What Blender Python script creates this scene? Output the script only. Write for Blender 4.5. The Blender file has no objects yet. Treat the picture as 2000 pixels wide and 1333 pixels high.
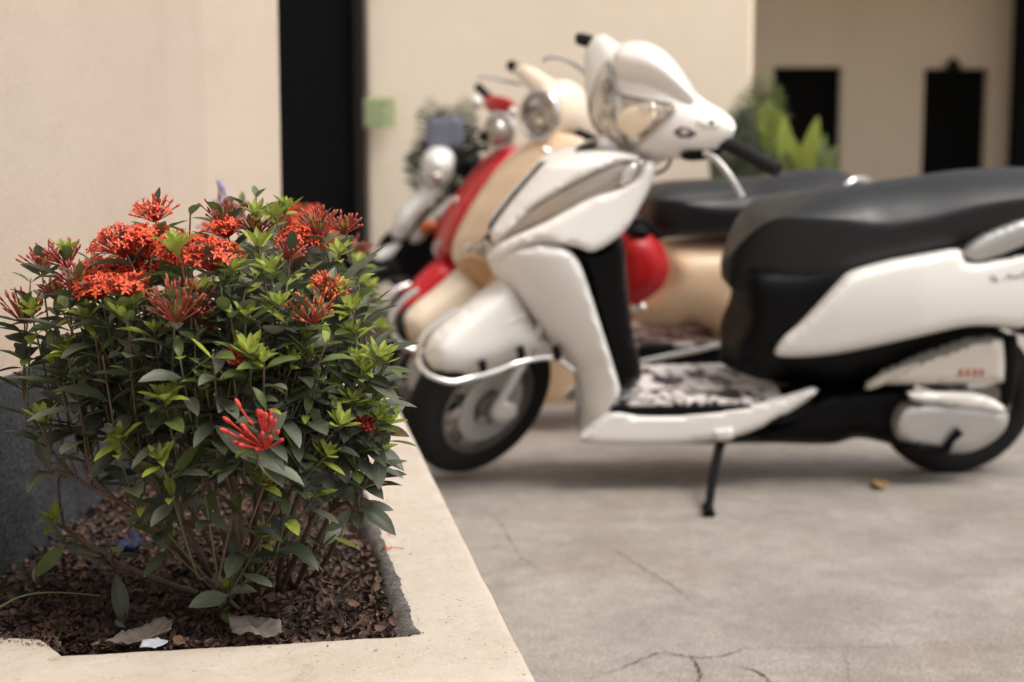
import bpy, bmesh, math, random
import numpy as np
from mathutils import Vector, Matrix, Euler
from mathutils.geometry import delaunay_2d_cdt
from mathutils.bvhtree import BVHTree
from mathutils import noise as mnoise

R = math.radians
rnd = random.Random(7)
scene = bpy.context.scene
COL = scene.collection

# ---------------------------------------------------------------- camera, light, exposure
F_PX = 2778.0
CAM_Z = 0.78
PITCH = math.atan((666.5 - 340.0) / F_PX)
cam_data = bpy.data.cameras.new('camera')
cam = bpy.data.objects.new('camera', cam_data)
COL.objects.link(cam)
cam.location = (0, 0, CAM_Z)
cam.rotation_euler = (R(90) - PITCH, 0, 0)
cam_data.sensor_width = 36
cam_data.lens = 50
cam_data.clip_start = 0.05
cam_data.clip_end = 300
cam_data.dof.use_dof = True
cam_data.dof.focus_distance = 1.70
cam_data.dof.aperture_fstop = 3.3
scene.camera = cam

SUN_EL, SUN_AZ = 60.0, 118.0        # azimuth measured from +Y towards +X
world = bpy.data.worlds.new('World')
scene.world = world
world.use_nodes = True
wn, wl = world.node_tree.nodes, world.node_tree.links
for n in list(wn):
    wn.remove(n)
wo = wn.new('ShaderNodeOutputWorld')
bg = wn.new('ShaderNodeBackground')
sky = wn.new('ShaderNodeTexSky')
sky.sky_type = 'NISHITA'
sky.sun_disc = False
sky.sun_elevation = R(SUN_EL)
sky.sun_rotation = R(SUN_AZ)
sky.dust_density = 4.0
sky.ozone_density = 0.6
hs = wn.new('ShaderNodeHueSaturation')
hs.inputs['Saturation'].default_value = 0.14
wl.new(sky.outputs[0], hs.inputs['Color'])
wl.new(hs.outputs[0], bg.inputs['Color'])
bg.inputs['Strength'].default_value = 0.10
wl.new(bg.outputs[0], wo.inputs[0])

sd = bpy.data.lights.new('sun', 'SUN')
sd.energy = 1.3
sd.angle = R(32)
sd.color = (1.0, 0.925, 0.82)
sun = bpy.data.objects.new('sun', sd)
COL.objects.link(sun)
sdir = Vector((math.cos(R(SUN_EL)) * math.sin(R(SUN_AZ)), math.cos(R(SUN_EL)) * math.cos(R(SUN_AZ)), math.sin(R(SUN_EL))))
sun.rotation_euler = sdir.to_track_quat('Z', 'Y').to_euler()
sun.location = sdir * 20

scene.view_settings.view_transform = 'Standard'
scene.view_settings.look = 'None'
scene.view_settings.gamma = 1
scene.view_settings.use_curve_mapping = False
scene.view_settings.exposure = 0.98
scene.cycles.max_bounces = 8

# ---------------------------------------------------------------- projection of the survey
FW = Vector((0, math.cos(PITCH), -math.sin(PITCH)))
UP = Vector((0, math.sin(PITCH), math.cos(PITCH)))
RT = Vector((1, 0, 0))
CAM = Vector((0, 0, CAM_Z))

def ray(px, py):
    return FW + RT * ((px - 1000) / F_PX) + UP * ((666.5 - py) / F_PX)

def at(px, py, Y):
    d = ray(px, py)
    return CAM + d * (Y / d.y)

def on_z(px, py, z):
    d = ray(px, py)
    return CAM + d * ((z - CAM_Z) / d.z)

# ---------------------------------------------------------------- object helpers
def link(o, parent=None):
    COL.objects.link(o)
    if parent is not None:
        o.parent = parent
    return o

def tag(o, label=None, cat=None, group=None, kind=None):
    if label: o['label'] = label
    if cat: o['category'] = cat
    if group: o['group'] = group
    if kind: o['kind'] = kind
    return o

def empty(name, mat=None):
    o = bpy.data.objects.new(name, None)
    COL.objects.link(o)
    if mat is not None:
        o.matrix_world = mat
    o.empty_display_size = 0.1
    return o

def mesh_obj(name, verts, faces, mat, parent=None, smooth=True, mats=None, midx=None, uvs=None, autosmooth=None):
    me = bpy.data.meshes.new(name)
    me.from_pydata([tuple(v) for v in verts], [], faces)
    for m in (mats or [mat]):
        me.materials.append(m)
    if midx is not None:
        me.polygons.foreach_set('material_index', midx)
    if smooth:
        me.polygons.foreach_set('use_smooth', [True] * len(me.polygons))
    if uvs is not None:
        l = me.uv_layers.new(name='UVMap')
        li = np.empty(len(me.loops), dtype=np.int32)
        me.loops.foreach_get('vertex_index', li)
        l.data.foreach_set('uv', np.asarray(uvs, dtype=np.float32)[li].ravel())
    me.update()
    if autosmooth:
        me.set_sharp_from_angle(angle=R(autosmooth))
    return link(bpy.data.objects.new(name, me), parent)

def fix_normals(o):
    bm = bmesh.new(); bm.from_mesh(o.data)
    bmesh.ops.recalc_face_normals(bm, faces=bm.faces)
    bm.to_mesh(o.data); bm.free()
    return o

def box(name, x0, x1, y0, y1, z0, z1, mat, parent=None, bevel=0.0, segs=2):
    bm = bmesh.new()
    bmesh.ops.create_cube(bm, size=1)
    for v in bm.verts:
        v.co = Vector(((x0 + x1) / 2 + v.co.x * (x1 - x0), (y0 + y1) / 2 + v.co.y * (y1 - y0), (z0 + z1) / 2 + v.co.z * (z1 - z0)))
    if bevel:
        bmesh.ops.bevel(bm, geom=list(bm.edges), offset=bevel, segments=segs, affect='EDGES')
    me = bpy.data.meshes.new(name); bm.to_mesh(me); bm.free()
    me.materials.append(mat)
    return link(bpy.data.objects.new(name, me), parent)

def catmull(pts, n, closed=False):
    """n samples per span through points of any dimension"""
    P = np.asarray(pts, dtype=float)
    m = len(P); out = []
    spans = m if closed else m - 1
    for i in range(spans):
        if closed:
            p0, p1, p2, p3 = P[(i - 1) % m], P[i], P[(i + 1) % m], P[(i + 2) % m]
        else:
            p1, p2 = P[i], P[i + 1]
            p0 = P[i - 1] if i > 0 else 2 * p1 - p2
            p3 = P[i + 2] if i + 2 < m else 2 * p2 - p1
        for k in range(n):
            t = k / n
            out.append(0.5 * ((2 * p1) + (-p0 + p2) * t + (2 * p0 - 5 * p1 + 4 * p2 - p3) * t * t + (-p0 + 3 * p1 - 3 * p2 + p3) * t ** 3))
    if not closed:
        out.append(P[-1])
    return np.array(out)

def tube_geo(pts, rad, sides=8, cap=True, base=0):
    P = [Vector(p) for p in pts]
    n = len(P)
    rads = rad if hasattr(rad, '__len__') else [rad] * n
    verts, faces = [], []
    t = (P[1] - P[0]).normalized()
    nrm = t.orthogonal().normalized()
    for i in range(n):
        t2 = (P[min(i + 1, n - 1)] - P[max(i - 1, 0)]).normalized()
        ax = t.cross(t2)
        if ax.length > 1e-6:
            nrm = Matrix.Rotation(t.angle(t2), 3, ax.normalized()) @ nrm
        t = t2
        b = t.cross(nrm).normalized()
        for k in range(sides):
            a = 2 * math.pi * k / sides
            verts.append(P[i] + (nrm * math.cos(a) + b * math.sin(a)) * rads[i])
    for i in range(n - 1):
        for k in range(sides):
            a = base + i * sides + k; b2 = base + i * sides + (k + 1) % sides
            faces.append((a, b2, b2 + sides, a + sides))
    if cap:
        faces.append(tuple(base + k for k in reversed(range(sides))))
        faces.append(tuple(base + (n - 1) * sides + k for k in range(sides)))
    return verts, faces

def tube(name, pts, rad, mat, parent=None, sides=10, smooth_n=6):
    P = catmull(pts, smooth_n) if smooth_n and len(pts) > 2 else np.array([tuple(p) for p in pts])
    if hasattr(rad, '__len__'):
        rr = np.interp(np.linspace(0, 1, len(P)), np.linspace(0, 1, len(rad)), rad)
    else:
        rr = rad
    v, f = tube_geo(P, rr, sides)
    return mesh_obj(name, v, f, mat, parent, autosmooth=50)

class Geo:
    def __init__(s): s.v = []; s.f = []; s.m = []; s.uv = []
    def add(s, v, f, m=0, uv=None):
        b = len(s.v)
        s.v += [tuple(x) for x in v]; s.f += [tuple(i + b for i in q) for q in f]; s.m += [m] * len(f)
        if uv is not None: s.uv += [tuple(u) for u in uv]
        elif s.uv: s.uv += [(0, 0)] * len(v)
    def build(s, name, mats, parent=None, **k):
        return mesh_obj(name, s.v, s.f, None, parent, mats=mats, midx=s.m, uvs=(s.uv if s.uv else None), **k)

# ---------------------------------------------------------------- materials
def new_mat(name):
    m = bpy.data.materials.new(name); m.use_nodes = True
    nt = m.node_tree
    for n in list(nt.nodes): nt.nodes.remove(n)
    out = nt.nodes.new('ShaderNodeOutputMaterial')
    b = nt.nodes.new('ShaderNodeBsdfPrincipled')
    nt.links.new(b.outputs[0], out.inputs[0])
    return m, nt, b, out

def nz(nt, scale, detail=4, rough=0.55, coord='Object', dist=0.0):
    tc = nt.nodes.new('ShaderNodeTexCoord'); n = nt.nodes.new('ShaderNodeTexNoise')
    n.inputs['Scale'].default_value = scale; n.inputs['Detail'].default_value = detail
    n.inputs['Roughness'].default_value = rough; n.inputs['Distortion'].default_value = dist
    nt.links.new(tc.outputs[coord], n.inputs['Vector'])
    return n.outputs['Fac']

def ramp(nt, fac, stops, interp='LINEAR'):
    r = nt.nodes.new('ShaderNodeValToRGB'); r.color_ramp.interpolation = interp
    el = r.color_ramp.elements
    while len(el) < len(stops): el.new(0.5)
    for e, (p, c) in zip(el, stops):
        e.position = p; e.color = (c[0], c[1], c[2], 1) if hasattr(c, '__len__') else (c, c, c, 1)
    nt.links.new(fac, r.inputs[0])
    return r.outputs[0]

def mix(nt, a, b, fac, mode='MIX'):
    m = nt.nodes.new('ShaderNodeMix'); m.data_type = 'RGBA'; m.blend_type = mode
    for s, x in ((m.inputs[0], fac), (m.inputs[6], a), (m.inputs[7], b)):
        if hasattr(x, 'links') or isinstance(x, bpy.types.NodeSocket): nt.links.new(x, s)
        elif hasattr(x, '__len__'): s.default_value = (x[0], x[1], x[2], 1)
        else: s.default_value = x
    return m.outputs[2]

def bump(nt, b, h, strength=0.3, dist=0.01):
    n = nt.nodes.new('ShaderNodeBump'); n.inputs['Strength'].default_value = strength; n.inputs['Distance'].default_value = dist
    nt.links.new(h, n.inputs['Height'])
    nt.links.new(n.outputs[0], b.inputs['Normal'])

def pm(name, col, rough=0.4, metal=0.0, coat=0.0, var=0.12, scale=12, bmp=0.0, bscale=200, spec=0.5):
    m, nt, b, _ = new_mat(name)
    c = mix(nt, [x * (1 - var) for x in col], [min(1, x * (1 + var)) for x in col], nz(nt, scale))
    nt.links.new(c, b.inputs['Base Color'])
    rr = ramp(nt, nz(nt, scale * 2.3, 5), [(0.3, max(0.02, rough - 0.06)), (0.7, min(1, rough + 0.08))])
    nt.links.new(rr, b.inputs['Roughness'])
    b.inputs['Metallic'].default_value = metal
    b.inputs['Coat Weight'].default_value = coat
    b.inputs['Coat Roughness'].default_value = 0.06
    b.inputs['Specular IOR Level'].default_value = spec
    if bmp: bump(nt, b, nz(nt, bscale, 3), bmp, 0.002)
    return m

M = {}
M['white'] = pm('pearl_white_paint', (0.80, 0.775, 0.735), 0.38, 0, 0.3, 0.02)
M['cream'] = pm('cream_paint', (0.84, 0.70, 0.54), 0.35, 0, 0.4, 0.03)
M['peach'] = pm('peach_paint', (0.78, 0.56, 0.37), 0.38, 0, 0.35, 0.04)
M['red'] = pm('red_paint', (0.52, 0.012, 0.018), 0.35, 0, 0.2, 0.05, spec=0.3)
M['redbag'] = pm('red_gloss_plastic', (0.36, 0.003, 0.005), 0.42, 0, 0.1, 0.1, spec=0.3)
M['black'] = pm('black_plastic', (0.003, 0.003, 0.0034), 0.5, 0, 0, 0.2, bmp=0.1, bscale=500, spec=0.12)
M['seat'] = pm('black_vinyl_seat', (0.003, 0.003, 0.0045), 0.46, 0, 0, 0.12, 8, 0.12, 700, spec=0.5)
M['rubber'] = pm('tyre_rubber', (0.011, 0.0105, 0.010), 0.8, 0, 0, 0.25, 30, 0.2, 300, spec=0.25)
M['chrome'] = pm('chrome', (0.82, 0.80, 0.77), 0.12, 1.0, 0, 0.04)
M['silver'] = pm('silver_cast_metal', (0.50, 0.49, 0.48), 0.42, 0.6, 0, 0.12, 20)
M['alloy'] = pm('grey_alloy', (0.22, 0.21, 0.20), 0.38, 0.8, 0, 0.15, 20)
M['greyplastic'] = pm('light_grey_plastic', (0.55, 0.50, 0.44), 0.5, 0, 0, 0.06)
M['orange'] = pm('orange_lens', (0.40, 0.09, 0.02), 0.3, 0, 0.1, 0.1)
M['bluegrey'] = pm('blue_grey_plate', (0.17, 0.18, 0.23), 0.5, 0, 0, 0.08)
M['darkmark'] = pm('dark_badge', (0.05, 0.045, 0.06), 0.35, 0, 0.3, 0.1)
M['redprint'] = pm('red_print', (0.62, 0.10, 0.06), 0.5, 0, 0, 0.1)
M['lens'] = pm('smoked_lens_strip', (0.36, 0.31, 0.26), 0.12, 0.55, 0.6, 0.12, 14)
M['lilac'] = pm('pale_lilac_plastic', (0.42, 0.41, 0.55), 0.6, 0, 0, 0.1)

def glass_mat():
    m, nt, b, out = new_mat('headlight_lens')
    c = ramp(nt, nz(nt, 16, 5, 0.7, dist=1.0), [(0.36, (0.10, 0.075, 0.055)), (0.48, (0.40, 0.34, 0.28)), (0.60, (0.66, 0.62, 0.56))])
    nt.links.new(c, b.inputs['Base Color'])
    b.inputs['Metallic'].default_value = 0.35; b.inputs['Roughness'].default_value = 0.16
    b.inputs['Coat Weight'].default_value = 1.0; b.inputs['Coat Roughness'].default_value = 0.03
    return m
M['headlight'] = glass_mat()

def mat_mat():
    m, nt, b, out = new_mat('patterned_floor_mat')
    v = nz(nt, 17, 2.5, 0.5, dist=1.0)
    c = ramp(nt, v, [(0.0, (0.02, 0.022, 0.03)), (0.46, (0.03, 0.03, 0.035)), (0.49, (0.62, 0.55, 0.52)), (0.6, (0.80, 0.76, 0.74))])
    c2 = mix(nt, c, (0.35, 0.24, 0.12), ramp(nt, nz(nt, 9, 2), [(0.70, 0), (0.74, 0.3)]))
    nt.links.new(c2, b.inputs['Base Color'])
    b.inputs['Roughness'].default_value = 0.35; b.inputs['Coat Weight'].default_value = 0.15
    bump(nt, b, v, 0.6, 0.01)
    return m
M['mat'] = mat_mat()

def plaster(name, col, stain=(0.3, 0.24, 0.18), stain_amt=0.25, sc=1.0, low_dirt=None, rough=0.85, speck=True):
    m, nt, b, out = new_mat(name)
    tc = nt.nodes.new('ShaderNodeTexCoord')
    c = mix(nt, [x * 0.9 for x in col], [min(1, x * 1.06) for x in col], nz(nt, 1.6 * sc, 6, 0.6))
    f = ramp(nt, nz(nt, 5 * sc, 8, 0.7, dist=0.4), [(0.52, 0), (0.80, stain_amt)])
    c = mix(nt, c, stain, f)
    mpg = nt.nodes.new('ShaderNodeMapping'); mpg.inputs['Scale'].default_value = (9 * sc, 9 * sc, 0.7 * sc)
    nt.links.new(tc.outputs['Object'], mpg.inputs[0])
    sn_ = nt.nodes.new('ShaderNodeTexNoise'); sn_.inputs['Scale'].default_value = 1.0; sn_.inputs['Detail'].default_value = 6
    nt.links.new(mpg.outputs[0], sn_.inputs['Vector'])
    c = mix(nt, c, stain, ramp(nt, sn_.outputs['Fac'], [(0.52, 0), (0.72, 0.16)]))
    if speck:
        f2 = ramp(nt, nz(nt, 130 * sc, 2, 0.5), [(0.71, 0), (0.76, 0.6)])
        c = mix(nt, c, [x * 0.55 for x in stain], f2)
    if low_dirt:
        sx = nt.nodes.new('ShaderNodeSeparateXYZ'); nt.links.new(tc.outputs['Object'], sx.inputs[0])
        mr = nt.nodes.new('ShaderNodeMapRange'); nt.links.new(sx.outputs[2], mr.inputs[0])
        mr.inputs[1].default_value = low_dirt[0]; mr.inputs[2].default_value = low_dirt[1]
        mr.inputs[3].default_value = 1.0; mr.inputs[4].default_value = 0.0
        mm = nt.nodes.new('ShaderNodeMath'); mm.operation = 'MULTIPLY'
        nt.links.new(mr.outputs[0], mm.inputs[0])
        nt.links.new(ramp(nt, nz(nt, 14, 6, 0.7), [(0.35, 0.0), (0.75, 0.9)]), mm.inputs[1])
        c = mix(nt, c, low_dirt[2], mm.outputs[0])
    nt.links.new(c, b.inputs['Base Color'])
    b.inputs['Roughness'].default_value = rough
    b.inputs['Specular IOR Level'].default_value = 0.25
    a = nt.nodes.new('ShaderNodeMath'); a.operation = 'MULTIPLY_ADD'; a.inputs[1].default_value = 0.35
    nt.links.new(nz(nt, 160 * sc, 5, 0.65), a.inputs[0]); nt.links.new(nz(nt, 18 * sc, 4, 0.6), a.inputs[2])
    bump(nt, b, a.outputs[0], 0.35, 0.006)
    return m

M['wall'] = plaster('beige_plaster', (0.55, 0.455, 0.375), (0.40, 0.31, 0.24), 0.3, 1.0, (0.42, 0.80, (0.52, 0.36, 0.24)))
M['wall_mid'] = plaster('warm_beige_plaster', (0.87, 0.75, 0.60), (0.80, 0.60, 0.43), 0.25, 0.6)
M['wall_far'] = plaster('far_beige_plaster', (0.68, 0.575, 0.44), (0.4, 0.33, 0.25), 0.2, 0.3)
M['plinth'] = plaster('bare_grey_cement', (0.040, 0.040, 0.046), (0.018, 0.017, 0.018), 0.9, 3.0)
M['rim'] = plaster('painted_planter_rim', (0.51, 0.445, 0.378), (0.34, 0.25, 0.18), 0.5, 2.2)
def add_pits(m):
    nt = m.node_tree; b = [n for n in nt.nodes if n.type == 'BSDF_PRINCIPLED'][0]
    old = b.inputs['Base Color'].links[0].from_socket
    c = mix(nt, old, (0.20, 0.14, 0.09), ramp(nt, nz(nt, 85, 6, 0.75, dist=0.5), [(0.60, 0), (0.70, 0.55)]))
    c = mix(nt, c, (0.26, 0.20, 0.15), ramp(nt, nz(nt, 11, 9, 0.78, dist=1.5), [(0.56, 0), (0.68, 0.42)]))
    c = mix(nt, c, (0.58, 0.52, 0.455), ramp(nt, nz(nt, 24, 6, 0.7), [(0.58, 0), (0.70, 0.4)]))
    nt.links.new(c, b.inputs['Base Color'])
    bn = [n for n in nt.nodes if n.type == 'BUMP'][0]; bn.inputs['Strength'].default_value = 0.6
    tc = nt.nodes.new('ShaderNodeTexCoord'); vo = nt.nodes.new('ShaderNodeTexVoronoi'); vo.inputs['Scale'].default_value = 95
    nt.links.new(tc.outputs['Object'], vo.inputs['Vector'])
    hole = ramp(nt, vo.outputs['Distance'], [(0.10, 1), (0.20, 0)])
    gate = ramp(nt, nz(nt, 30, 4, .7), [(0.50, 0), (0.60, 1)])
    mm = nt.nodes.new('ShaderNodeMath'); mm.operation = 'MULTIPLY'; nt.links.new(hole, mm.inputs[0]); nt.links.new(gate, mm.inputs[1])
    c = mix(nt, c, (0.17, 0.12, 0.085), mm.outputs[0])
    c = mix(nt, c, (0.40, 0.31, 0.23), ramp(nt, nz(nt, 4.5, 9, .75, dist=1.0), [(0.47, 0), (0.64, 0.45)]))
    nt.links.new(c, b.inputs['Base Color'])
add_pits(M['rim'])
def add_grit(m, light, dark, big=.7):
    nt = m.node_tree; b = [n for n in nt.nodes if n.type == 'BSDF_PRINCIPLED'][0]
    c = b.inputs['Base Color'].links[0].from_socket
    c = mix(nt, c, light, ramp(nt, nz(nt, 210, 4, .7), [(0.50, 0), (0.60, .7)]))
    c = mix(nt, c, dark, ramp(nt, nz(nt, 160, 5, .7, dist=.3), [(0.50, 0), (0.60, .7)]))
    c = mix(nt, c, dark, ramp(nt, nz(nt, 16, 7, .7), [(0.45, 0), (0.65, big)]))
    nt.links.new(c, b.inputs['Base Color'])
    [n for n in nt.nodes if n.type == 'BUMP'][0].inputs['Strength'].default_value = 0.9
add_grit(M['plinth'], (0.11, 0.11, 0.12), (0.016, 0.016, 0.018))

M['cement'] = plaster('worn_grey_cement_lip', (0.16, 0.148, 0.138), (0.045, 0.04, 0.036), 0.95, 4.0)
add_grit(M['cement'], (0.30, 0.27, 0.24), (0.06, 0.053, 0.048))
M['darkfill'] = pm('near_black_fill', (0.004, 0.004, 0.004), 0.8, 0, 0, 0.2, spec=0.1)  # near-black, mainly standing in for the unlit space behind door openings
M['doorframe'] = pm('dark_brown_frame', (0.014, 0.010, 0.008), 0.7, 0, 0, 0.2, spec=0.2)
M['greensign'] = pm('faded_green_paper', (0.42, 0.46, 0.25), 0.7, 0, 0, 0.08)
M['greenprint'] = pm('dull_green_print', (0.27, 0.36, 0.18), 0.7, 0, 0, 0.1)

def ground_mat():
    m, nt, b, out = new_mat('stained_concrete')
    c = mix(nt, (0.225, 0.194, 0.172), (0.345, 0.305, 0.274), ramp(nt, nz(nt, 3.1, 9, 0.68, dist=0.8), [(0.36, 0), (0.62, 1)]))
    c = mix(nt, c, (0.23, 0.175, 0.135), ramp(nt, nz(nt, 1.5, 7, 0.65, dist=1.4), [(0.50, 0), (0.66, 0.5)]))
    c = mix(nt, c, (0.47, 0.43, 0.39), ramp(nt, nz(nt, 8.5, 8, 0.7, dist=0.7), [(0.56, 0), (0.70, 0.6)]))
    c = mix(nt, c, (0.14, 0.115, 0.10), ramp(nt, nz(nt, 13, 8, 0.75, dist=0.4), [(0.55, 0), (0.72, 0.4)]))
    c = mix(nt, c, (0.08, 0.065, 0.055), ramp(nt, nz(nt, 60, 5, 0.7), [(0.64, 0), (0.76, 0.5)]))
    c = mix(nt, c, (0.50, 0.46, 0.42), ramp(nt, nz(nt, 95, 4, 0.7), [(0.64, 0), (0.74, 0.4)]))
    # hairline cracks
    tc = nt.nodes.new('ShaderNodeTexCoord'); mp = nt.nodes.new('ShaderNodeVectorMath'); mp.operation = 'ADD'
    nn = nt.nodes.new('ShaderNodeTexNoise'); nn.inputs['Scale'].default_value = 3.0; nn.inputs['Detail'].default_value = 5
    nt.links.new(tc.outputs['Object'], nn.inputs['Vector'])
    sc = nt.nodes.new('ShaderNodeVectorMath'); sc.operation = 'SCALE'; sc.inputs[3].default_value = 0.5
    nt.links.new(nn.outputs['Color'], sc.inputs[0])
    nt.links.new(tc.outputs['Object'], mp.inputs[0]); nt.links.new(sc.outputs[0], mp.inputs[1])
    vo = nt.nodes.new('ShaderNodeTexVoronoi'); vo.feature = 'DISTANCE_TO_EDGE'; vo.inputs['Scale'].default_value = 1.1
    nt.links.new(mp.outputs[0], vo.inputs['Vector'])
    cr = ramp(nt, vo.outputs['Distance'], [(0.0, 1), (0.0035, 0)])
    mk = ramp(nt, nz(nt, 1.7, 3), [(0.5, 0), (0.60, 0.4)])
    mm = nt.nodes.new('ShaderNodeMath'); mm.operation = 'MULTIPLY'
    nt.links.new(cr, mm.inputs[0]); nt.links.new(mk, mm.inputs[1])
    c = mix(nt, c, (0.06, 0.045, 0.035), mm.outputs[0])
    nt.links.new(c, b.inputs['Base Color'])
    nt.links.new(ramp(nt, nz(nt, 4, 5), [(0.3, 0.55), (0.7, 0.85)]), b.inputs['Roughness'])
    a = nt.nodes.new('ShaderNodeMath'); a.operation = 'MULTIPLY_ADD'; a.inputs[1].default_value = 0.3
    nt.links.new(nz(nt, 120, 5, 0.7), a.inputs[0]); nt.links.new(nz(nt, 7, 6, 0.6), a.inputs[2])
    bump(nt, b, a.outputs[0], 0.4, 0.012)
    return m
M['ground'] = ground_mat()
add_grit(M['ground'], (0.44, 0.41, 0.375), (0.15, 0.125, 0.108), .32)
M['crack'] = pm('dirt_filled_crack', (0.07, 0.045, 0.03), 0.95, 0, 0, 0.4, 40)
M['soil'] = pm('dark_soil', (0.022, 0.014, 0.010), 0.95, 0, 0, 0.4, 60, 0.8, 90)

def leaf_mat(name, col, vein, under, rough=0.42, trans=0.2):
    m, nt, b, out = new_mat(name)
    uv = nt.nodes.new('ShaderNodeUVMap'); uv.uv_map = 'UVMap'
    sx = nt.nodes.new('ShaderNodeSeparateXYZ'); nt.links.new(uv.outputs[0], sx.inputs[0])
    # distance to midrib: |u-0.5|
    ab = nt.nodes.new('ShaderNodeMath'); ab.operation = 'SUBTRACT'; ab.inputs[1].default_value = 0.5; nt.links.new(sx.outputs[0], ab.inputs[0])
    aa = nt.nodes.new('ShaderNodeMath'); aa.operation = 'ABSOLUTE'; nt.links.new(ab.outputs[0], aa.inputs[0])
    mid = ramp(nt, aa.outputs[0], [(0.012, 1), (0.05, 0)])
    # side veins: sin of (v*k - |u|*j)
    ml = nt.nodes.new('ShaderNodeMath'); ml.operation = 'MULTIPLY_ADD'; ml.inputs[1].default_value = -1.2
    nt.links.new(aa.outputs[0], ml.inputs[0]); nt.links.new(sx.outputs[1], ml.inputs[2])
    m2 = nt.nodes.new('ShaderNodeMath'); m2.operation = 'MULTIPLY'; m2.inputs[1].default_value = 62; nt.links.new(ml.outputs[0], m2.inputs[0])
    sn = nt.nodes.new('ShaderNodeMath'); sn.operation = 'SINE'; nt.links.new(m2.outputs[0], sn.inputs[0])
    side = ramp(nt, sn.outputs[0], [(0.8, 0), (1.0, 0.28)])
    vv = nt.nodes.new('ShaderNodeMath'); vv.operation = 'MAXIMUM'
    nt.links.new(mid, vv.inputs[0]); nt.links.new(side, vv.inputs[1])
    oi = nt.nodes.new('ShaderNodeObjectInfo')
    geo = nt.nodes.new('ShaderNodeNewGeometry')
    base = mix(nt, [x * 0.65 for x in col], [x * 1.35 for x in col], geo.outputs['Random Per Island'])
    base = mix(nt, base, [x * 1.25 for x in col], ramp(nt, oi.outputs['Random'], [(0, 0), (1, 0.8)]))
    base = mix(nt, base, [x * 0.5 for x in col], ramp(nt, nz(nt, 110, 4), [(0.45, 0), (0.75, 0.55)]))
    c = mix(nt, base, vein, vv.outputs[0])
    c = mix(nt, c, under, ramp(nt, geo.outputs['Backfacing'], [(0, 0), (1, 0.7)]))
    nt.links.new(c, b.inputs['Base Color'])
    b.inputs['Roughness'].default_value = rough
    b.inputs['Specular IOR Level'].default_value = 0.5
    bump(nt, b, vv.outputs[0], 0.35, 0.002)
    tr = nt.nodes.new('ShaderNodeBsdfTranslucent'); nt.links.new(c, tr.inputs[0])
    ms = nt.nodes.new('ShaderNodeMixShader'); ms.inputs[0].default_value = trans
    nt.links.new(b.outputs[0], ms.inputs[1]); nt.links.new(tr.outputs[0], ms.inputs[2])
    nt.links.new(ms.outputs[0], out.inputs[0])
    return m
LEAFM = [
    leaf_mat('leaf_dark', (0.050, 0.060, 0.036), (0.09, 0.11, 0.065), (0.10, 0.13, 0.08)),
    leaf_mat('leaf_greygreen', (0.112, 0.124, 0.088), (0.15, 0.165, 0.11), (0.13, 0.155, 0.10)),
    leaf_mat('leaf_mid', (0.11, 0.145, 0.042), (0.16, 0.22, 0.06), (0.14, 0.19, 0.07), trans=0.28),
    leaf_mat('leaf_young', (0.33, 0.39, 0.055), (0.44, 0.49, 0.12), (0.32, 0.38, 0.08), trans=0.38),
    leaf_mat('leaf_bronze', (0.12, 0.075, 0.045), (0.18, 0.13, 0.07), (0.15, 0.11, 0.07)),
]
def flower_mat(name, c0, c1):
    m, nt, b, out = new_mat(name)
    geo = nt.nodes.new('ShaderNodeNewGeometry')
    c = mix(nt, c0, c1, geo.outputs['Random Per Island'])
    nt.links.new(c, b.inputs['Base Color']); b.inputs['Roughness'].default_value = 0.5
    tr = nt.nodes.new('ShaderNodeBsdfTranslucent'); nt.links.new(c, tr.inputs[0])
    ms = nt.nodes.new('ShaderNodeMixShader'); ms.inputs[0].default_value = 0.3
    nt.links.new(b.outputs[0], ms.inputs[1]); nt.links.new(tr.outputs[0], ms.inputs[2])
    nt.links.new(ms.outputs[0], out.inputs[0])
    return m
FL_PETAL = flower_mat('petal_orange_red', (0.72, 0.05, 0.025), (0.90, 0.17, 0.05))
FL_TUBE = flower_mat('flower_tube_red', (0.38, 0.03, 0.03), (0.60, 0.07, 0.05))
FL_BUD = flower_mat('bud_dull_red', (0.34, 0.06, 0.05), (0.58, 0.15, 0.10))
FL_CORAL = flower_mat('bud_coral', (0.62, 0.05, 0.04), (0.80, 0.12, 0.09))
FL_ORANGE = flower_mat('bud_orange_tip', (0.75, 0.12, 0.03), (0.85, 0.26, 0.07))
M['stem'] = pm('woody_stem', (0.13, 0.085, 0.06), 0.8, 0, 0, 0.35, 60, 0.6, 250)
M['stem_green'] = pm('green_stem', (0.10, 0.11, 0.05), 0.7, 0, 0, 0.3, 60)
M['chip1'] = pm('dry_leaf_brown', (0.105, 0.060, 0.044), 0.8, 0, 0, 0.5, 40, spec=0.25)
M['chip2'] = pm('dry_leaf_purple_brown', (0.052, 0.033, 0.029), 0.8, 0, 0, 0.4, 40, spec=0.25)
M['chip3'] = pm('dry_leaf_tan', (0.13, 0.075, 0.048), 0.8, 0, 0, 0.4, 40, spec=0.25)
M['chip4'] = pm('dry_leaf_greyish', (0.14, 0.115, 0.10), 0.85, 0, 0, 0.4, 60, 0.5, 90, spec=0.2)
M['paper'] = pm('white_scrap', (0.40, 0.42, 0.46), 0.7, 0, 0, 0.1)
M['bluescrap'] = pm('dark_blue_plastic', (0.006, 0.014, 0.05), 0.7, 0, 0, 0.2)

# ================================================================= STRUCTURE
g = mesh_obj('ground', [(-40, -15, 0), (40, -15, 0), (40, 60, 0), (-40, 60, 0)], [(0, 1, 2, 3)], M['ground'], smooth=False)
tag(g, kind='structure')

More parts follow.
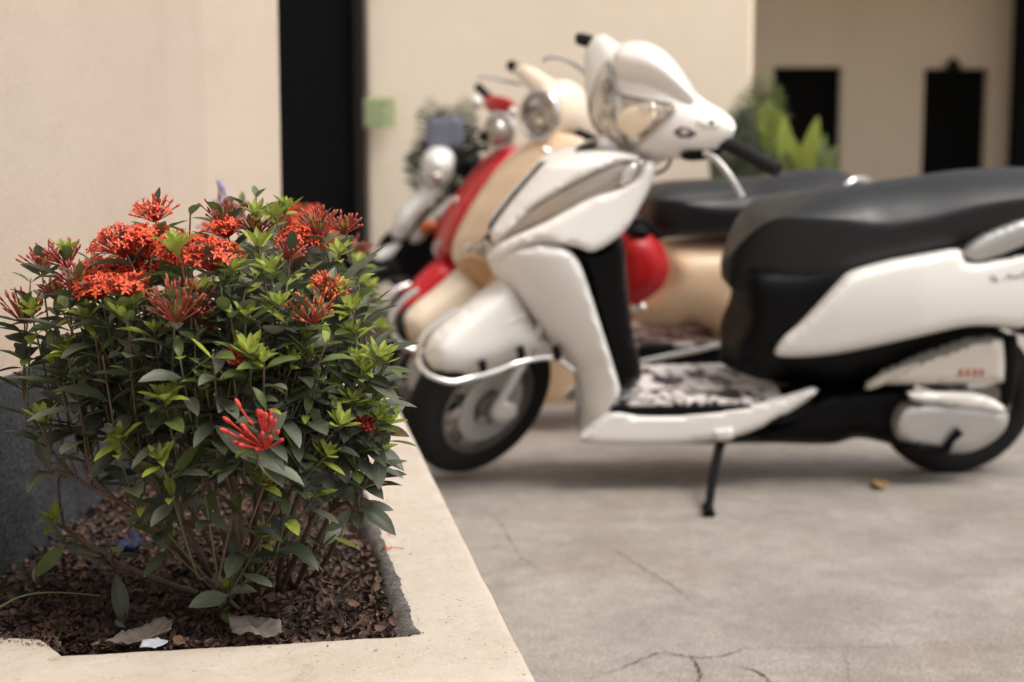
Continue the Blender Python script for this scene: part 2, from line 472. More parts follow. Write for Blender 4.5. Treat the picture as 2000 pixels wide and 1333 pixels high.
# left wall beside the planter, with its bare cement plinth
RIM_Z, SOIL_Z = 0.25, 0.205
wx0, wx1 = -0.78, -0.70
def wall_prism(name, pts, z0, z1, mat, parent=None):
    n = len(pts)
    v = [(p[0], p[1], z0) for p in pts] + [(p[0], p[1], z1) for p in pts]
    f = [tuple(reversed(range(n))), tuple(range(n, 2 * n))] + [(i, (i + 1) % n, (i + 1) % n + n, i + n) for i in range(n)]
    return fix_normals(mesh_obj(name, v, f, mat, parent, smooth=False))
A0 = at(0, 735, 2.0)
A1 = at(411, 585, 3.25)
dirw = (A1 - A0).normalized()
Aback = A0 - dirw * 2.6
A2 = at(553, 585, 3.48)
wl_root = empty('left_wall')
tag(wl_root, 'smooth beige plastered wall with bare grey base, left behind the flowering bush', 'wall')
wall_prism('wall_face', [(Aback.x, Aback.y), (A1.x, A1.y), (A2.x, A2.y), (A2.x - 0.05, 3.62), (-1.6, 3.62), (-1.6, Aback.y)], 0, 3.4, M['wall'], wl_root)
# plinth: proud sheet with a ragged upper edge
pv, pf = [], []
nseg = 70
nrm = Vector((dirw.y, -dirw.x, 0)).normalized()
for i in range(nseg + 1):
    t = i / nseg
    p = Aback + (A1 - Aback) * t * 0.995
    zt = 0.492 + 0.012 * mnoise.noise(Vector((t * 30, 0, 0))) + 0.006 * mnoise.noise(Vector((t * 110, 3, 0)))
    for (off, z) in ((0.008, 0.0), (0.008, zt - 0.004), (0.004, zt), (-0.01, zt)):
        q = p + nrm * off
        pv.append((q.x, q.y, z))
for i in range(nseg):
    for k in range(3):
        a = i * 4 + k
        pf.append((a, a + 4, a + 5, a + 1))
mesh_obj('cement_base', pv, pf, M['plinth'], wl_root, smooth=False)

# dark doorway between the left wall and the middle wall
dr = empty('doorway')
tag(dr, 'tall black doorway between the two beige walls with thin brown frame', 'doorway')
Yd = 6.45
def X(px, Y): return (px - 1000) / F_PX * Y * 1.0 / (math.cos(PITCH)) if False else at(px, 340, Y).x
box('dark_interior', X(480, Yd), X(693, Yd), Yd, Yd + 0.05, 0.0, 3.6, M['darkfill'], dr)  # black sheet in place of the doorway's dark interior
box('door_frame', X(695, Yd), X(713, Yd), Yd - 0.04, Yd + 0.10, 0.0, 3.6, M['doorframe'], dr, 0.004)
# middle wall block
Ym = 6.5
mw = box('middle_wall', X(714, Ym), X(1468, Ym), Ym, Ym + 4.5, 0, 3.8, M['wall_mid'], None, 0.02, 3)
tag(mw, 'pale warm beige wall standing behind the row of scooters', 'wall')
# green notice
gs = empty('green_notice')
tag(gs, 'faded green paper notice stuck on the wall corner beside the black doorway', 'notice')
nx0, nx1 = X(702, Ym - 0.06), X(773, Ym - 0.06)
z0n, z1n = at(700, 249, Ym - 0.06).z, at(700, 192, Ym - 0.06).z
box('sheet', nx0, nx1, Ym - 0.066, Ym - 0.058, z0n, z1n, M['greensign'], gs)
for k in range(4):
    zz = z1n - 0.022 - k * 0.029
    box('printed_line', nx0 + 0.03, nx1 - 0.03 - 0.02 * (k % 2), Ym - 0.069, Ym - 0.0665, zz - 0.006, zz + 0.004, M['greenprint'], gs)

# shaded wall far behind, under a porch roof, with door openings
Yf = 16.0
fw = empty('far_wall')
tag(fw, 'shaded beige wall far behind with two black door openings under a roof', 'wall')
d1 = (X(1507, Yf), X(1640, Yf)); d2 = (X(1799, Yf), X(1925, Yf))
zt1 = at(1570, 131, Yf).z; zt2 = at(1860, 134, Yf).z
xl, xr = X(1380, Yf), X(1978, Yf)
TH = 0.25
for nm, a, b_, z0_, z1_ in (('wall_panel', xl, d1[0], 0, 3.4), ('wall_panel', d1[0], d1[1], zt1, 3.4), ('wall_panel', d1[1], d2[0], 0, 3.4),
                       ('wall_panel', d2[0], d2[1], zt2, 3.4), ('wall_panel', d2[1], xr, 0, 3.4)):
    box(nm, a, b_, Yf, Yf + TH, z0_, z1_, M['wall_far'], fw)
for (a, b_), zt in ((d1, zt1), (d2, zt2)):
    box('dark_interior', a - 0.02, b_ + 0.02, Yf + 0.16, Yf + 0.22, 0, zt + 0.02, M['darkfill'], fw)  # near-black sheets paint the darkness inside the two openings
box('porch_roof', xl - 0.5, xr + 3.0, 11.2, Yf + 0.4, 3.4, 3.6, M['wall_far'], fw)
sl = empty('door_lamp')
tag(sl, 'small dark lamp fixed above the right-hand black doorway', 'lamp')
lp = at(1862, 126, Yf - 0.06)
tube('lamp_shade', [lp + Vector((0, 0, 0.07)), lp + Vector((0, 0, 0.03)), lp + Vector((0, 0, -0.03)), lp + Vector((0, 0, -0.08))], [0.02, 0.05, 0.09, 0.05], M['doorframe'], sl)
box('bracket', lp.x - 0.015, lp.x + 0.015, Yf - 0.06, Yf, lp.z - 0.015, lp.z + 0.015, M['doorframe'], sl)
gp = empty('dark_end_panel')  # plain black post with a flat black panel to its right
tag(gp, 'black post and flat panel at the right-hand end of the shaded wall', 'gate')
box('end_post', X(1979, 15.6), X(1979, 15.6) + 0.14, 15.6, 15.8, 0, 3.39, M['darkfill'], gp, 0.005)
box('end_panel', X(1979, 15.6) + 0.145, X(1979, 15.6) + 2.2, 15.68, 15.73, 0.05, 3.39, M['darkfill'], gp)

# ground cracks (dirt-filled, slightly raised crumbs of their own)
def crack(pts, w):
    P = catmull([on_z(px, py, 0.0) for px, py in pts], 10)
    v, f = [], []
    n = len(P)
    for i, p in enumerate(P):
        t = Vector(P[min(i + 1, n - 1)] - P[max(i - 1, 0)]).normalized()
        s = Vector((-t.y, t.x, 0))
        ww = 0.62 * w * (0.35 + 1.0 * abs(mnoise.noise(Vector((i * 0.7, pts[0][0], 0)))) * 1.6) * math.sin(math.pi * (0.06 + 0.88 * i / (n - 1)))
        j = s * 0.008 * mnoise.noise(Vector((i * 0.55, pts[0][1], 5)))
        q = Vector(p) + j
        v += [(q.x + s.x * ww, q.y + s.y * ww, 0.0022), (q.x - s.x * ww, q.y - s.y * ww, 0.0022)]
    for i in range(n - 1):
        f.append((2 * i, 2 * i + 1, 2 * i + 3, 2 * i + 2))
    o = mesh_obj('ground_crack', v, f, M['crack'], smooth=False)
    tag(o, kind='structure')
crack([(1150, 1330), (1230, 1300), (1290, 1277), (1340, 1284), (1400, 1285), (1450, 1270), (1462, 1262)], 0.0035)
crack([(1450, 1272), (1560, 1268), (1680, 1266), (1800, 1262), (1900, 1252), (2010, 1246)], 0.0014)
crack([(1350, 1286), (1362, 1303), (1368, 1322), (1360, 1345)], 0.005)
crack([(1442, 1306), (1475, 1312), (1500, 1330), (1510, 1350)], 0.004)
crack([(1640, 1268), (1655, 1300), (1660, 1345)], 0.0012)
crack([(1150, 1055), (1215, 1085), (1270, 1120), (1320, 1150), (1352, 1178)], 0.0022)
crack([(930, 985), (975, 1020), (1010, 1080), (1040, 1105), (1110, 1140)], 0.0015)

# ================================================================= PLANTER
box('wall_panel', -9, X(480, Yd) - 0.003, Yd + .06, Yd + .3, 0, 3.6, M['wall_mid'], dr)
pl = empty('planter')
tag(pl, 'low beige painted planter wall with raised rim around the flowering bush', 'planter')
def zp(px, py, z=RIM_Z): return on_z(px, py, z)
oc = zp(1047, 1322)                       # outer front right corner
of_ = zp(713, 668)                        # outer right, far
ic = zp(799, 1240)                        # inner corner
if_ = zp(640, 800)                        # inner right, far
il = zp(125, 1279)                        # inner front left end
ol_dir = (il - ic).normalized()
ol = oc + ol_dir * 1.25
il2 = il + ol_dir * 0.001
stations = []
def seg(o0, i0, o1, i1, n):
    for k in range(n):
        t = k / n
        stations.append((o0.lerp(o1, t), i0.lerp(i1, t)))
seg(of_, if_, oc, ic, 110)
# corner
stations_corner = len(stations)
seg(oc, ic, oc.lerp(ol, 0.56), il, 70)
lw = zp(-60, 1243)
seg(oc.lerp(ol, 0.56), il, oc.lerp(ol, 0.575), zp(112, 1268), 5)
seg(oc.lerp(ol, 0.575), zp(112, 1268), oc.lerp(ol, 0.60), zp(84, 1246), 6)
seg(oc.lerp(ol, 0.60), zp(84, 1246), ol, zp(-160, 1236), 30)
gv, gf = [], []
ring_n = 0
for si, (o_, i_) in enumerate(stations):
    o_, i_ = o_.copy(), i_.copy()
    d = (i_ - o_); L = d.length; d.normalize()
    ro = 0.0022 * mnoise.noise(o_ * 26) + 0.0013 * mnoise.noise(o_ * 90)
    ri = 0.006 * mnoise.noise(i_ * 20) + 0.003 * mnoise.noise(i_ * 80)
    o_ = o_ + d * ro; i_ = i_ + d * ri
    prof = [(0.004, -0.25), (0.0015, -0.12), (0.0, -0.014), (0.0015, -0.006), (0.006, -0.0015), (0.014, 0.0)]
    for k in range(1, 8):
        prof.append((0.014 + (L - 0.024) * k / 8, 0.0015 * mnoise.noise((o_ + d * L * k / 8) * 14)))
    prof += [(L - 0.010, 0.0), (L - 0.004, -0.001), (L - 0.001, -0.004), (L, -0.012), (L, -0.10)]
    ring_n = len(prof)
    for (s, z) in prof:
        q = o_ + d * s
        gv.append((q.x, q.y, RIM_Z + z))
for i in range(len(stations) - 1):
    for k in range(ring_n - 1):
        a = i * ring_n + k
        gf.append((a, a + ring_n, a + ring_n + 1, a + 1))
rim = mesh_obj('rim', gv, gf, M['rim'], pl)
# worn cement lip on the inner right edge, sloping down to the soil
lv, lf = [], []
nl = 260
for i in range(nl + 1):
    t = i / nl
    p = if_.lerp(ic, t)
    d = Vector((-1, 0.05, 0))
    wob = 0.004 * mnoise.noise(p * 30) + 0.0022 * mnoise.noise(p * 130) + 0.0012 * mnoise.noise(p * 400)
    wid = 0.010 + 0.018 * t ** 6 + 0.006 * mnoise.noise(p * 9)
    for s, z in ((-0.012 + wob, 0.0018), (0.0 + wob * 0.5, 0.0005), (wid * 0.4, -0.010), (wid, -0.028), (wid + 0.012, -0.06)):
        q = p + d * s
        lv.append((q.x, q.y + (0 if t < 1 else 0), RIM_Z + z + 0.0015 * mnoise.noise(q * 160)))
for i in range(nl):
    for k in range(4):
        a = i * 5 + k
        lf.append((a, a + 1, a + 6, a + 5))
fix_normals(mesh_obj('cement_lip', lv, lf, M['cement'], pl))
# soil
sx0, sx1 = -0.86, -0.02
so, sf = [], []
NX, NY = 60, 120
y0s, y1s = ic.y - 0.25, 4.6
for j in range(NY + 1):
    for i in range(NX + 1):
        x = sx0 + (sx1 - sx0) * i / NX; y = y0s + (y1s - y0s) * j / NY
        # right bound follows the rim
        xi = ic.x + (if_.x - ic.x) * (y - ic.y) / (if_.y - ic.y) + 0.03
        x = sx0 + (xi - sx0) * i / NX
        so.append((x, y, SOIL_Z + 0.010 * mnoise.noise(Vector((x * 9, y * 9, 0))) + 0.004 * mnoise.noise(Vector((x * 45, y * 45, 0)))))
for j in range(NY):
    for i in range(NX):
        a = j * (NX + 1) + i
        sf.append((a, a + 1, a + NX + 2, a + NX + 1))
soil = mesh_obj('soil', so, sf, M['soil'])
tag(soil, kind='structure')

# mulch of dry curled leaves
def chip_geo(L, W, curl, twist):
    v, f = [], []
    n = 4
    for i in range(n + 1):
        t = i / n
        w = W * math.sin(math.pi * (0.12 + 0.80 * t)) ** 0.8
        a = (t - 0.5) * curl
        x = L * (t - 0.5) * math.cos(a * 0.6); z = L * 0.35 * (math.cos(a) - 1) * -1
        ca, sa = math.cos(twist * (t - .5)), math.sin(twist * (t - .5))
        for k in (-1, 0, 1):
            yy = w * k; zz = abs(k) * w * 0.55
            v.append((x, yy * ca - zz * sa, z + yy * sa + zz * ca))
    for i in range(n):
        for k in range(2):
            a = i * 3 + k
            f.append((a, a + 3, a + 4, a + 1))
    return np.array(v), f
mg = Geo()
rn = random.Random(5)
chips = [chip_geo(1, rn.uniform(0.09, 0.24), rn.uniform(-3.2, 3.2), rn.uniform(-2.5, 2.5)) for _ in range(14)]
def soil_right(y): return ic.x + (if_.x - ic.x) * (y - ic.y) / (if_.y - ic.y) - 0.004
for _ in range(11500):
    y = ic.y + 0.002 + (rn.random() ** 1.7) * 1.5
    xr_ = soil_right(y)
    x = rn.uniform(-0.80, xr_)
    if x < -0.49 and y < ic.y + 0.035: continue
    L = rn.uniform(0.008, 0.024)
    cv, cf = chips[rn.randrange(14)]
    e = Euler((rn.uniform(-0.9, 0.9), rn.uniform(-0.7, 0.7), rn.uniform(0, 6.28))).to_matrix()
    near = max(0, 1 - (y - ic.y) / 0.05)
    z = SOIL_Z + rn.uniform(0.003, 0.018) + max(0.018 * near, 0.022 * max(0, 1 - (xr_ - x) / 0.05))
    vv = (cv * L) @ np.array(e).T + np.array((x, y, z))
    r_ = rn.random()
    mg.add(vv, cf, 0 if r_ < 0.44 else 1 if r_ < 0.90 else 2 if r_ < 0.97 else 3)
for _ in range(260):      # crumbs blown on to the ledge and along the rim
    if rn.random() < .6:
        p_ = zp(rn.uniform(-20, 118), rn.uniform(1236, 1262), RIM_Z + .001)
    elif rn.random() < .3:
        p_ = zp(rn.uniform(130, 790), 1262, RIM_Z + .001); p_.y -= rn.random() ** 3 * .03 - .004
    else:
        t_ = rn.random(); p_ = ic.lerp(if_, t_); p_.x += rn.random() ** 3 * .05 + .004; p_.z = RIM_Z + .001
    cv, cf = chips[rn.randrange(14)]
    e = Euler((rn.uniform(-.3, .3), rn.uniform(-.3, .3), rn.uniform(0, 6.28))).to_matrix()
    mg.add((cv * rn.uniform(.0015, .006)) @ np.array(e).T + np.array(p_), cf, rn.choice((0, 1, 2, 3)))
mul = mg.build('mulch', [M['chip1'], M['chip2'], M['chip3'], M['chip4']])
tag(mul, 'dry curled brown leaf litter covering the soil inside the planter', 'leaf litter', kind='stuff')

# ================================================================= BUSH
def leaf_geo(L, W, fold, droop, wave=0.0, rows=8):
    v, f, uv = [], [], []
    cx, cz, ang = 0.0, 0.0, 0.0
    for i in range(rows + 1):
        t = i / rows
        s = max(0.0, (t - 0.06) / 0.94)
        w = W * 0.5 * (math.sin(math.pi * s ** 0.92) ** 0.78 if 0 < s < 1 else 0.0)
        w = max(w, 0.0006 if t < 0.99 else 0.0001)
        for k in (-1, -0.5, 0, 0.5, 1):
            y = w * k
            z = cz + abs(k) * w * fold + wave * w * math.sin(t * 17 + k * 2) * abs(k)
            v.append((cx - abs(k) * w * fold * math.sin(ang) * 0, y, z)); uv.append((0.5 + 0.5 * k, t))
        ang = -droop * (t ** 1.1)
        cx += math.cos(ang) * L / rows; cz += math.sin(ang) * L / rows
    for i in range(rows):
        for k in range(4):
            a = i * 5 + k
            f.append((a, a + 5, a + 6, a + 1))
    return np.array(v), f, uv

LR = random.Random(11)
LVAR = []      # normalised to length 1
for i in range(8):
    LVAR.append(leaf_geo(1.0, LR.uniform(0.30, 0.40), LR.uniform(0.12, 0.45), LR.uniform(0.0, 0.8), LR.uniform(0, 0.10)))
YVAR = []
for i in range(4):
    YVAR.append(leaf_geo(1.0, LR.uniform(0.29, 0.38), LR.uniform(0.3, 0.6), LR.uniform(-0.6, 0.4), 0.04, rows=6))
_leaf_mesh = {}
def leaf_mesh(kind, i, m):
    key = (kind, i, m)
    if key not in _leaf_mesh:
        v, f, uv = (LVAR if kind == 0 else YVAR)[i]
        me = bpy.data.meshes.new('leaf')
        me.from_pydata([tuple(x) for x in v], [], f)
        me.materials.append(LEAFM[m])
        me.polygons.foreach_set('use_smooth', [True] * len(me.polygons))
        l = me.uv_layers.new(name='UVMap')
        for lp_ in me.loops: l.data[lp_.index].uv = uv[lp_.vertex_index]
        _leaf_mesh[key] = me
    return _leaf_mesh[key]

def frame(direction, up):
    x = Vector(direction).normalized()
    z = Vector(up) - x * x.dot(Vector(up))
    if z.length < 1e-4: z = x.orthogonal()
    z.normalize(); y = z.cross(x)
    return Matrix((x, y, z)).transposed()

def flower_head(r, n, kind, rr):
    """ixora corymb: tubes fanning from one point, four petals on each"""
    g_ = Geo()
    for i in range(n):
        ph = i * 2.399963 + rr.uniform(-0.2, 0.2)
        if kind == 'open':
            th = R(78) * math.sqrt((i + 0.5) / n); ln = r * rr.uniform(0.88, 1.08)
        elif kind == 'semi':
            th = R(70) * math.sqrt((i + 0.5) / n); ln = r * rr.uniform(0.7, 1.1)
        else:
            th = R(62 if kind != 'coral' else 50) * math.sqrt((i + 0.5) / n); ln = r * rr.uniform(0.65, 1.15)
        d = Vector((math.sin(th) * math.cos(ph), math.sin(th) * math.sin(ph), math.cos(th)))
        d.z += 0.12; d.normalize()
        b0 = Vector((d.x, d.y, 0)) * r * 0.08
        bend = Vector((rr.uniform(-1, 1), rr.uniform(-1, 1), rr.uniform(0, 1))) * ln * 0.06
        p1 = b0 + d * ln * 0.5 + bend; p2 = b0 + d * ln
        if kind in ('open', 'semi'):
            v, f = tube_geo([b0, p1, p2], [0.0007, 0.0007, 0.0009], 4, False)
            g_.add(v, f, 1)
            if kind == 'semi' and rr.random() < 0.45:
                v, f = tube_geo([p2 - d * 0.002, p2 + d * 0.003, p2 + d * 0.006], [0.0008, 0.0019, 0.0005], 5, True)
                g_.add(v, f, 0); continue
            fr = frame((d + Vector((rr.uniform(-.5, .5), rr.uniform(-.5, .5), .3))).orthogonal(), d + Vector((rr.uniform(-.4, .4), rr.uniform(-.4, .4), rr.uniform(0, .3))))
            s = rr.uniform(0.0058, 0.0078)
            a0 = rr.uniform(0, 1.5)
            for q in range(4):
                a = a0 + q * math.pi / 2 + rr.uniform(-.12, .12)
                dr_ = Vector((math.cos(a), math.sin(a), 0)); pr = Vector((-math.sin(a), math.cos(a), 0))
                zc = Vector((0, 0, 1))
                lift = rr.uniform(-0.35, 0.3)
                loc = [Vector((0, 0, 0)), dr_ * s * .5 + pr * s * .26 + zc * s * .10, dr_ * s + zc * s * lift, dr_ * s * .5 - pr * s * .26 + zc * s * .10]
                g_.add([p2 + fr @ l for l in loc], [(0, 1, 2), (0, 2, 3)], 0)
        else:
            w = 0.0009 if kind != 'coral' else 0.0015
            tip = 2 if (kind == 'orange' and rr.random() < 0.7) else 1
            v, f = tube_geo([b0, p1, b0 + d * ln * 0.8 + bend], [w * .6, w * .8, w], 5, False)
            g_.add(v, f, 1)
            pe = b0 + d * ln * 0.8 + bend
            d2 = (d + bend.normalized() * 0.15).normalized()
            v, f = tube_geo([pe, pe + d2 * ln * .08, pe + d2 * ln * 0.17, pe + d2 * ln * 0.22], [w, w * 1.75, w * 1.5, w * .4], 5, True)
            g_.add(v, f, tip)
    return g_

def rand_unit(rr):
    while True:
        v = Vector((rr.uniform(-1, 1), rr.uniform(-1, 1), rr.uniform(-1, 1)))
        if 0.1 < v.length < 1: return v.normalized()

def build_bush(root, tips, bases, mains, seed, n_leaf_parts, size=1.0, leaf_start=0.30, node_gap=0.024, focus=Vector((0, 0, 0.78))):
    """tips: (point, type, scale); mains: lists of points; returns nothing"""
    rr = random.Random(seed)
    main_curves = []
    inv0 = root.matrix_world.inverted()
    for mp in mains:
        c = [Vector(p) for p in catmull(mp, 8)]
        main_curves.append(c)
        rad = np.linspace(0.0046, 0.0024, len(c)) * rr.uniform(0.8, 1.1) * size
        v, f = tube_geo([p + rand_unit(rr) * 0.0006 for p in c], rad, 7)
        mesh_obj('stem', [inv0 @ q for q in v], f, M['stem'], root)
    leaves = []
    for (tp, ty, sc) in tips:
        # attach to a main stem
        best = None
        for c in main_curves:
            for k in range(len(c) // 3, len(c)):
                p = c[k]
                if p.z > tp.z - 0.02: continue
                h = (Vector((p.x, p.y, 0)) - Vector((tp.x, tp.y, 0))).length
                sco = h * 1.5 + abs((tp.z - p.z) - 0.16) + rr.uniform(0, 0.05)
                if best is None or sco < best[0]: best = (sco, p, (c[k] - c[k - 1]).normalized())
        if best is None:
            b0 = bases[rr.randrange(len(bases))]; bd = Vector((0, 0, 1))
        else:
            b0, bd = best[1], best[2]
        L = (tp - b0).length
        mid = b0.lerp(tp, 0.45) + Vector((rr.uniform(-1, 1), rr.uniform(-1, 1), 0)) * 0.02 - Vector((0, 0, 0.02))
        c = [Vector(p) for p in catmull([b0, b0.lerp(mid, 0.55) + bd * 0.01, mid, tp], 6)]
        rad = np.linspace(0.0022, 0.0011, len(c)) * size
        v, f = tube_geo(c, rad, 6)
        mesh_obj('stem', [inv0 @ q for q in v], f, M['stem'] if rr.random() < 0.6 else M['stem_green'], root)
        # leaves along the upper part
        total = sum((c[i + 1] - c[i]).length for i in range(len(c) - 1))
        pos = 0.012 if ty in ('young',) else 0.006
        ph = rr.uniform(0, 6.28)
        k = 0
        reach = 0.05 if sc < 0.6 else 0.21
        while pos < min(total * (1 - leaf_start), reach) :
            # point at distance pos back from the tip
            d = pos; i = len(c) - 1
            while i > 0 and (c[i] - c[i - 1]).length < d:
                d -= (c[i] - c[i - 1]).length; i -= 1
            if i == 0: break
            sd_ = (c[i] - c[i - 1]).normalized()
            p = c[i] - sd_ * d
            for q in range(2):
                if rr.random() < (0.05 + 0.15 * (pos / 0.21)): continue
                a = ph + q * math.pi + rr.uniform(-.3, .3)
                fr = frame(sd_.orthogonal(), sd_)
                out = fr @ Vector((math.cos(a), math.sin(a), 0))
                lift = 0.85 - 1.5 * pos / 0.2 * rr.uniform(0.3, 1.0)
                lift = max(lift, -0.15)
                dd = (out + sd_ * lift + Vector((0, 0, rr.uniform(-.25, .1)))).normalized()
                ln = (0.032 + min(pos, 0.05) / 0.05 * 0.026) * rr.uniform(0.75, 1.2) * size
                if k == 0 and ty in ('young', 'none'):
                    m_ = 3 if rr.random() < 0.35 else 2
                elif k <= 1:
                    m_ = 2 if rr.random() < 0.35 else (1 if rr.random() < .5 else 0)
                else:
                    r_ = rr.random(); m_ = 1 if r_ < 0.60 else 0 if r_ < 0.90 else 2 if r_ < 0.95 else 4
                upv = sd_ * 0.7 + Vector((0, 0, 0.6)) + rand_unit(rr) * 0.35
                leaves.append((p, dd, upv, ln, 0, rr.randrange(8), m_))
            ph += math.pi / 2 + rr.uniform(-.2, .2)
            pos += node_gap * rr.uniform(0.75, 1.25) * (1 + 1.0 * pos / 0.2)
            k += 1
        tdir = ((c[-1] - c[-2]).normalized() + Vector((0, 0, 0.7)) + (focus - tp).normalized() * 0.15).normalized()
        if ty == 'young':
            n = rr.randint(9, 13)
            for q in range(n):
                a = q * 2.4 + rr.uniform(-.3, .3)
                fr = frame(tdir.orthogonal(), tdir)
                out = fr @ Vector((math.cos(a), math.sin(a), 0))
                up_ = 1.6 - 1.35 * q / n
                dd = (out + tdir * up_).normalized()
                ln = (0.013 + 0.016 * q / n) * rr.uniform(0.85, 1.2) * sc * size
                leaves.append((tp - tdir * 0.004 * q / n, dd, tdir * 0.8 - out * 0.1 + Vector((0, 0, .2)), ln, 1, rr.randrange(4), 3))
        elif ty in ('open', 'semi', 'bud', 'coral', 'orange'):
            nfl = {'open': 62, 'semi': 46, 'bud': 34, 'coral': 24, 'orange': 34}[ty]
            r_ = {'open': 0.032, 'semi': 0.027, 'bud': 0.031, 'coral': 0.030, 'orange': 0.024}[ty] * sc * size
            mats = {'open': [FL_PETAL, FL_TUBE], 'semi': [FL_PETAL, FL_TUBE], 'bud': [FL_BUD, FL_BUD, FL_ORANGE],
                    'coral': [FL_CORAL, FL_CORAL, FL_CORAL], 'orange': [FL_BUD, FL_BUD, FL_ORANGE]}[ty]
            gg = flower_head(r_, nfl, ty, rr)
            fo = gg.build('flower_head', mats, root)
            tilt = tdir if ty in ('open', 'semi') else (tdir + Vector((rr.uniform(-.3, .3), rr.uniform(-.3, .1), 0))).normalized()
            fo.matrix_local = root.matrix_world.inverted() @ (Matrix.Translation(tp - tilt * r_ * 0.55) @ frame(tilt.orthogonal(), tilt).to_4x4())
            if ty == 'bud' and rr.random() < 0.6:
                for q in range(4):
                    a = q * 1.57 + rr.random()
                    fr = frame(tdir.orthogonal(), tdir)
                    out = fr @ Vector((math.cos(a), math.sin(a), 0))
                    leaves.append((tp - tilt * r_ * .5, (out * .6 + tdir).normalized(), tdir, 0.024 * size, 1, rr.randrange(4), 3))
    # rank leaves by how large they show
    def score(l):
        c_ = l[0] + l[1] * l[3] * 0.5
        v = c_ - CAM
        n = frame(l[1], l[2]).col[2]
        return l[3] / v.length * (0.3 + abs(n.dot(v.normalized()))) / (v.length ** 7)
    leaves.sort(key=score, reverse=True)
    rest = Geo()
    inv = root.matrix_world.inverted()
    for i, (p, dd, upv, ln, kd, vi, m_) in enumerate(leaves):
        fr = frame(dd, upv)
        if i < n_leaf_parts:
            o = bpy.data.objects.new('leaf', leaf_mesh(kd, vi, m_))
            COL.objects.link(o); o.parent = root
            o.matrix_local = inv @ (Matrix.Translation(p) @ (fr * ln).to_4x4())
        else:
            v, f, uv = (LVAR if kd == 0 else YVAR)[vi]
            rest.add((v * ln) @ np.array(fr).T + np.array(p), f, m_, uv)
    if rest.v:
        o = rest.build('leaves', LEAFM, root)
        o.matrix_local = inv
        o['kind'] = 'stuff'
    return len(leaves)

def bdepth(px, py, k=1.0):
    u = ((px - 400) / 400) ** 2 + ((py - 760) / 430) ** 2
    return 1.80 - 0.24 * k * math.sqrt(max(0.0, 1 - min(1, u)))

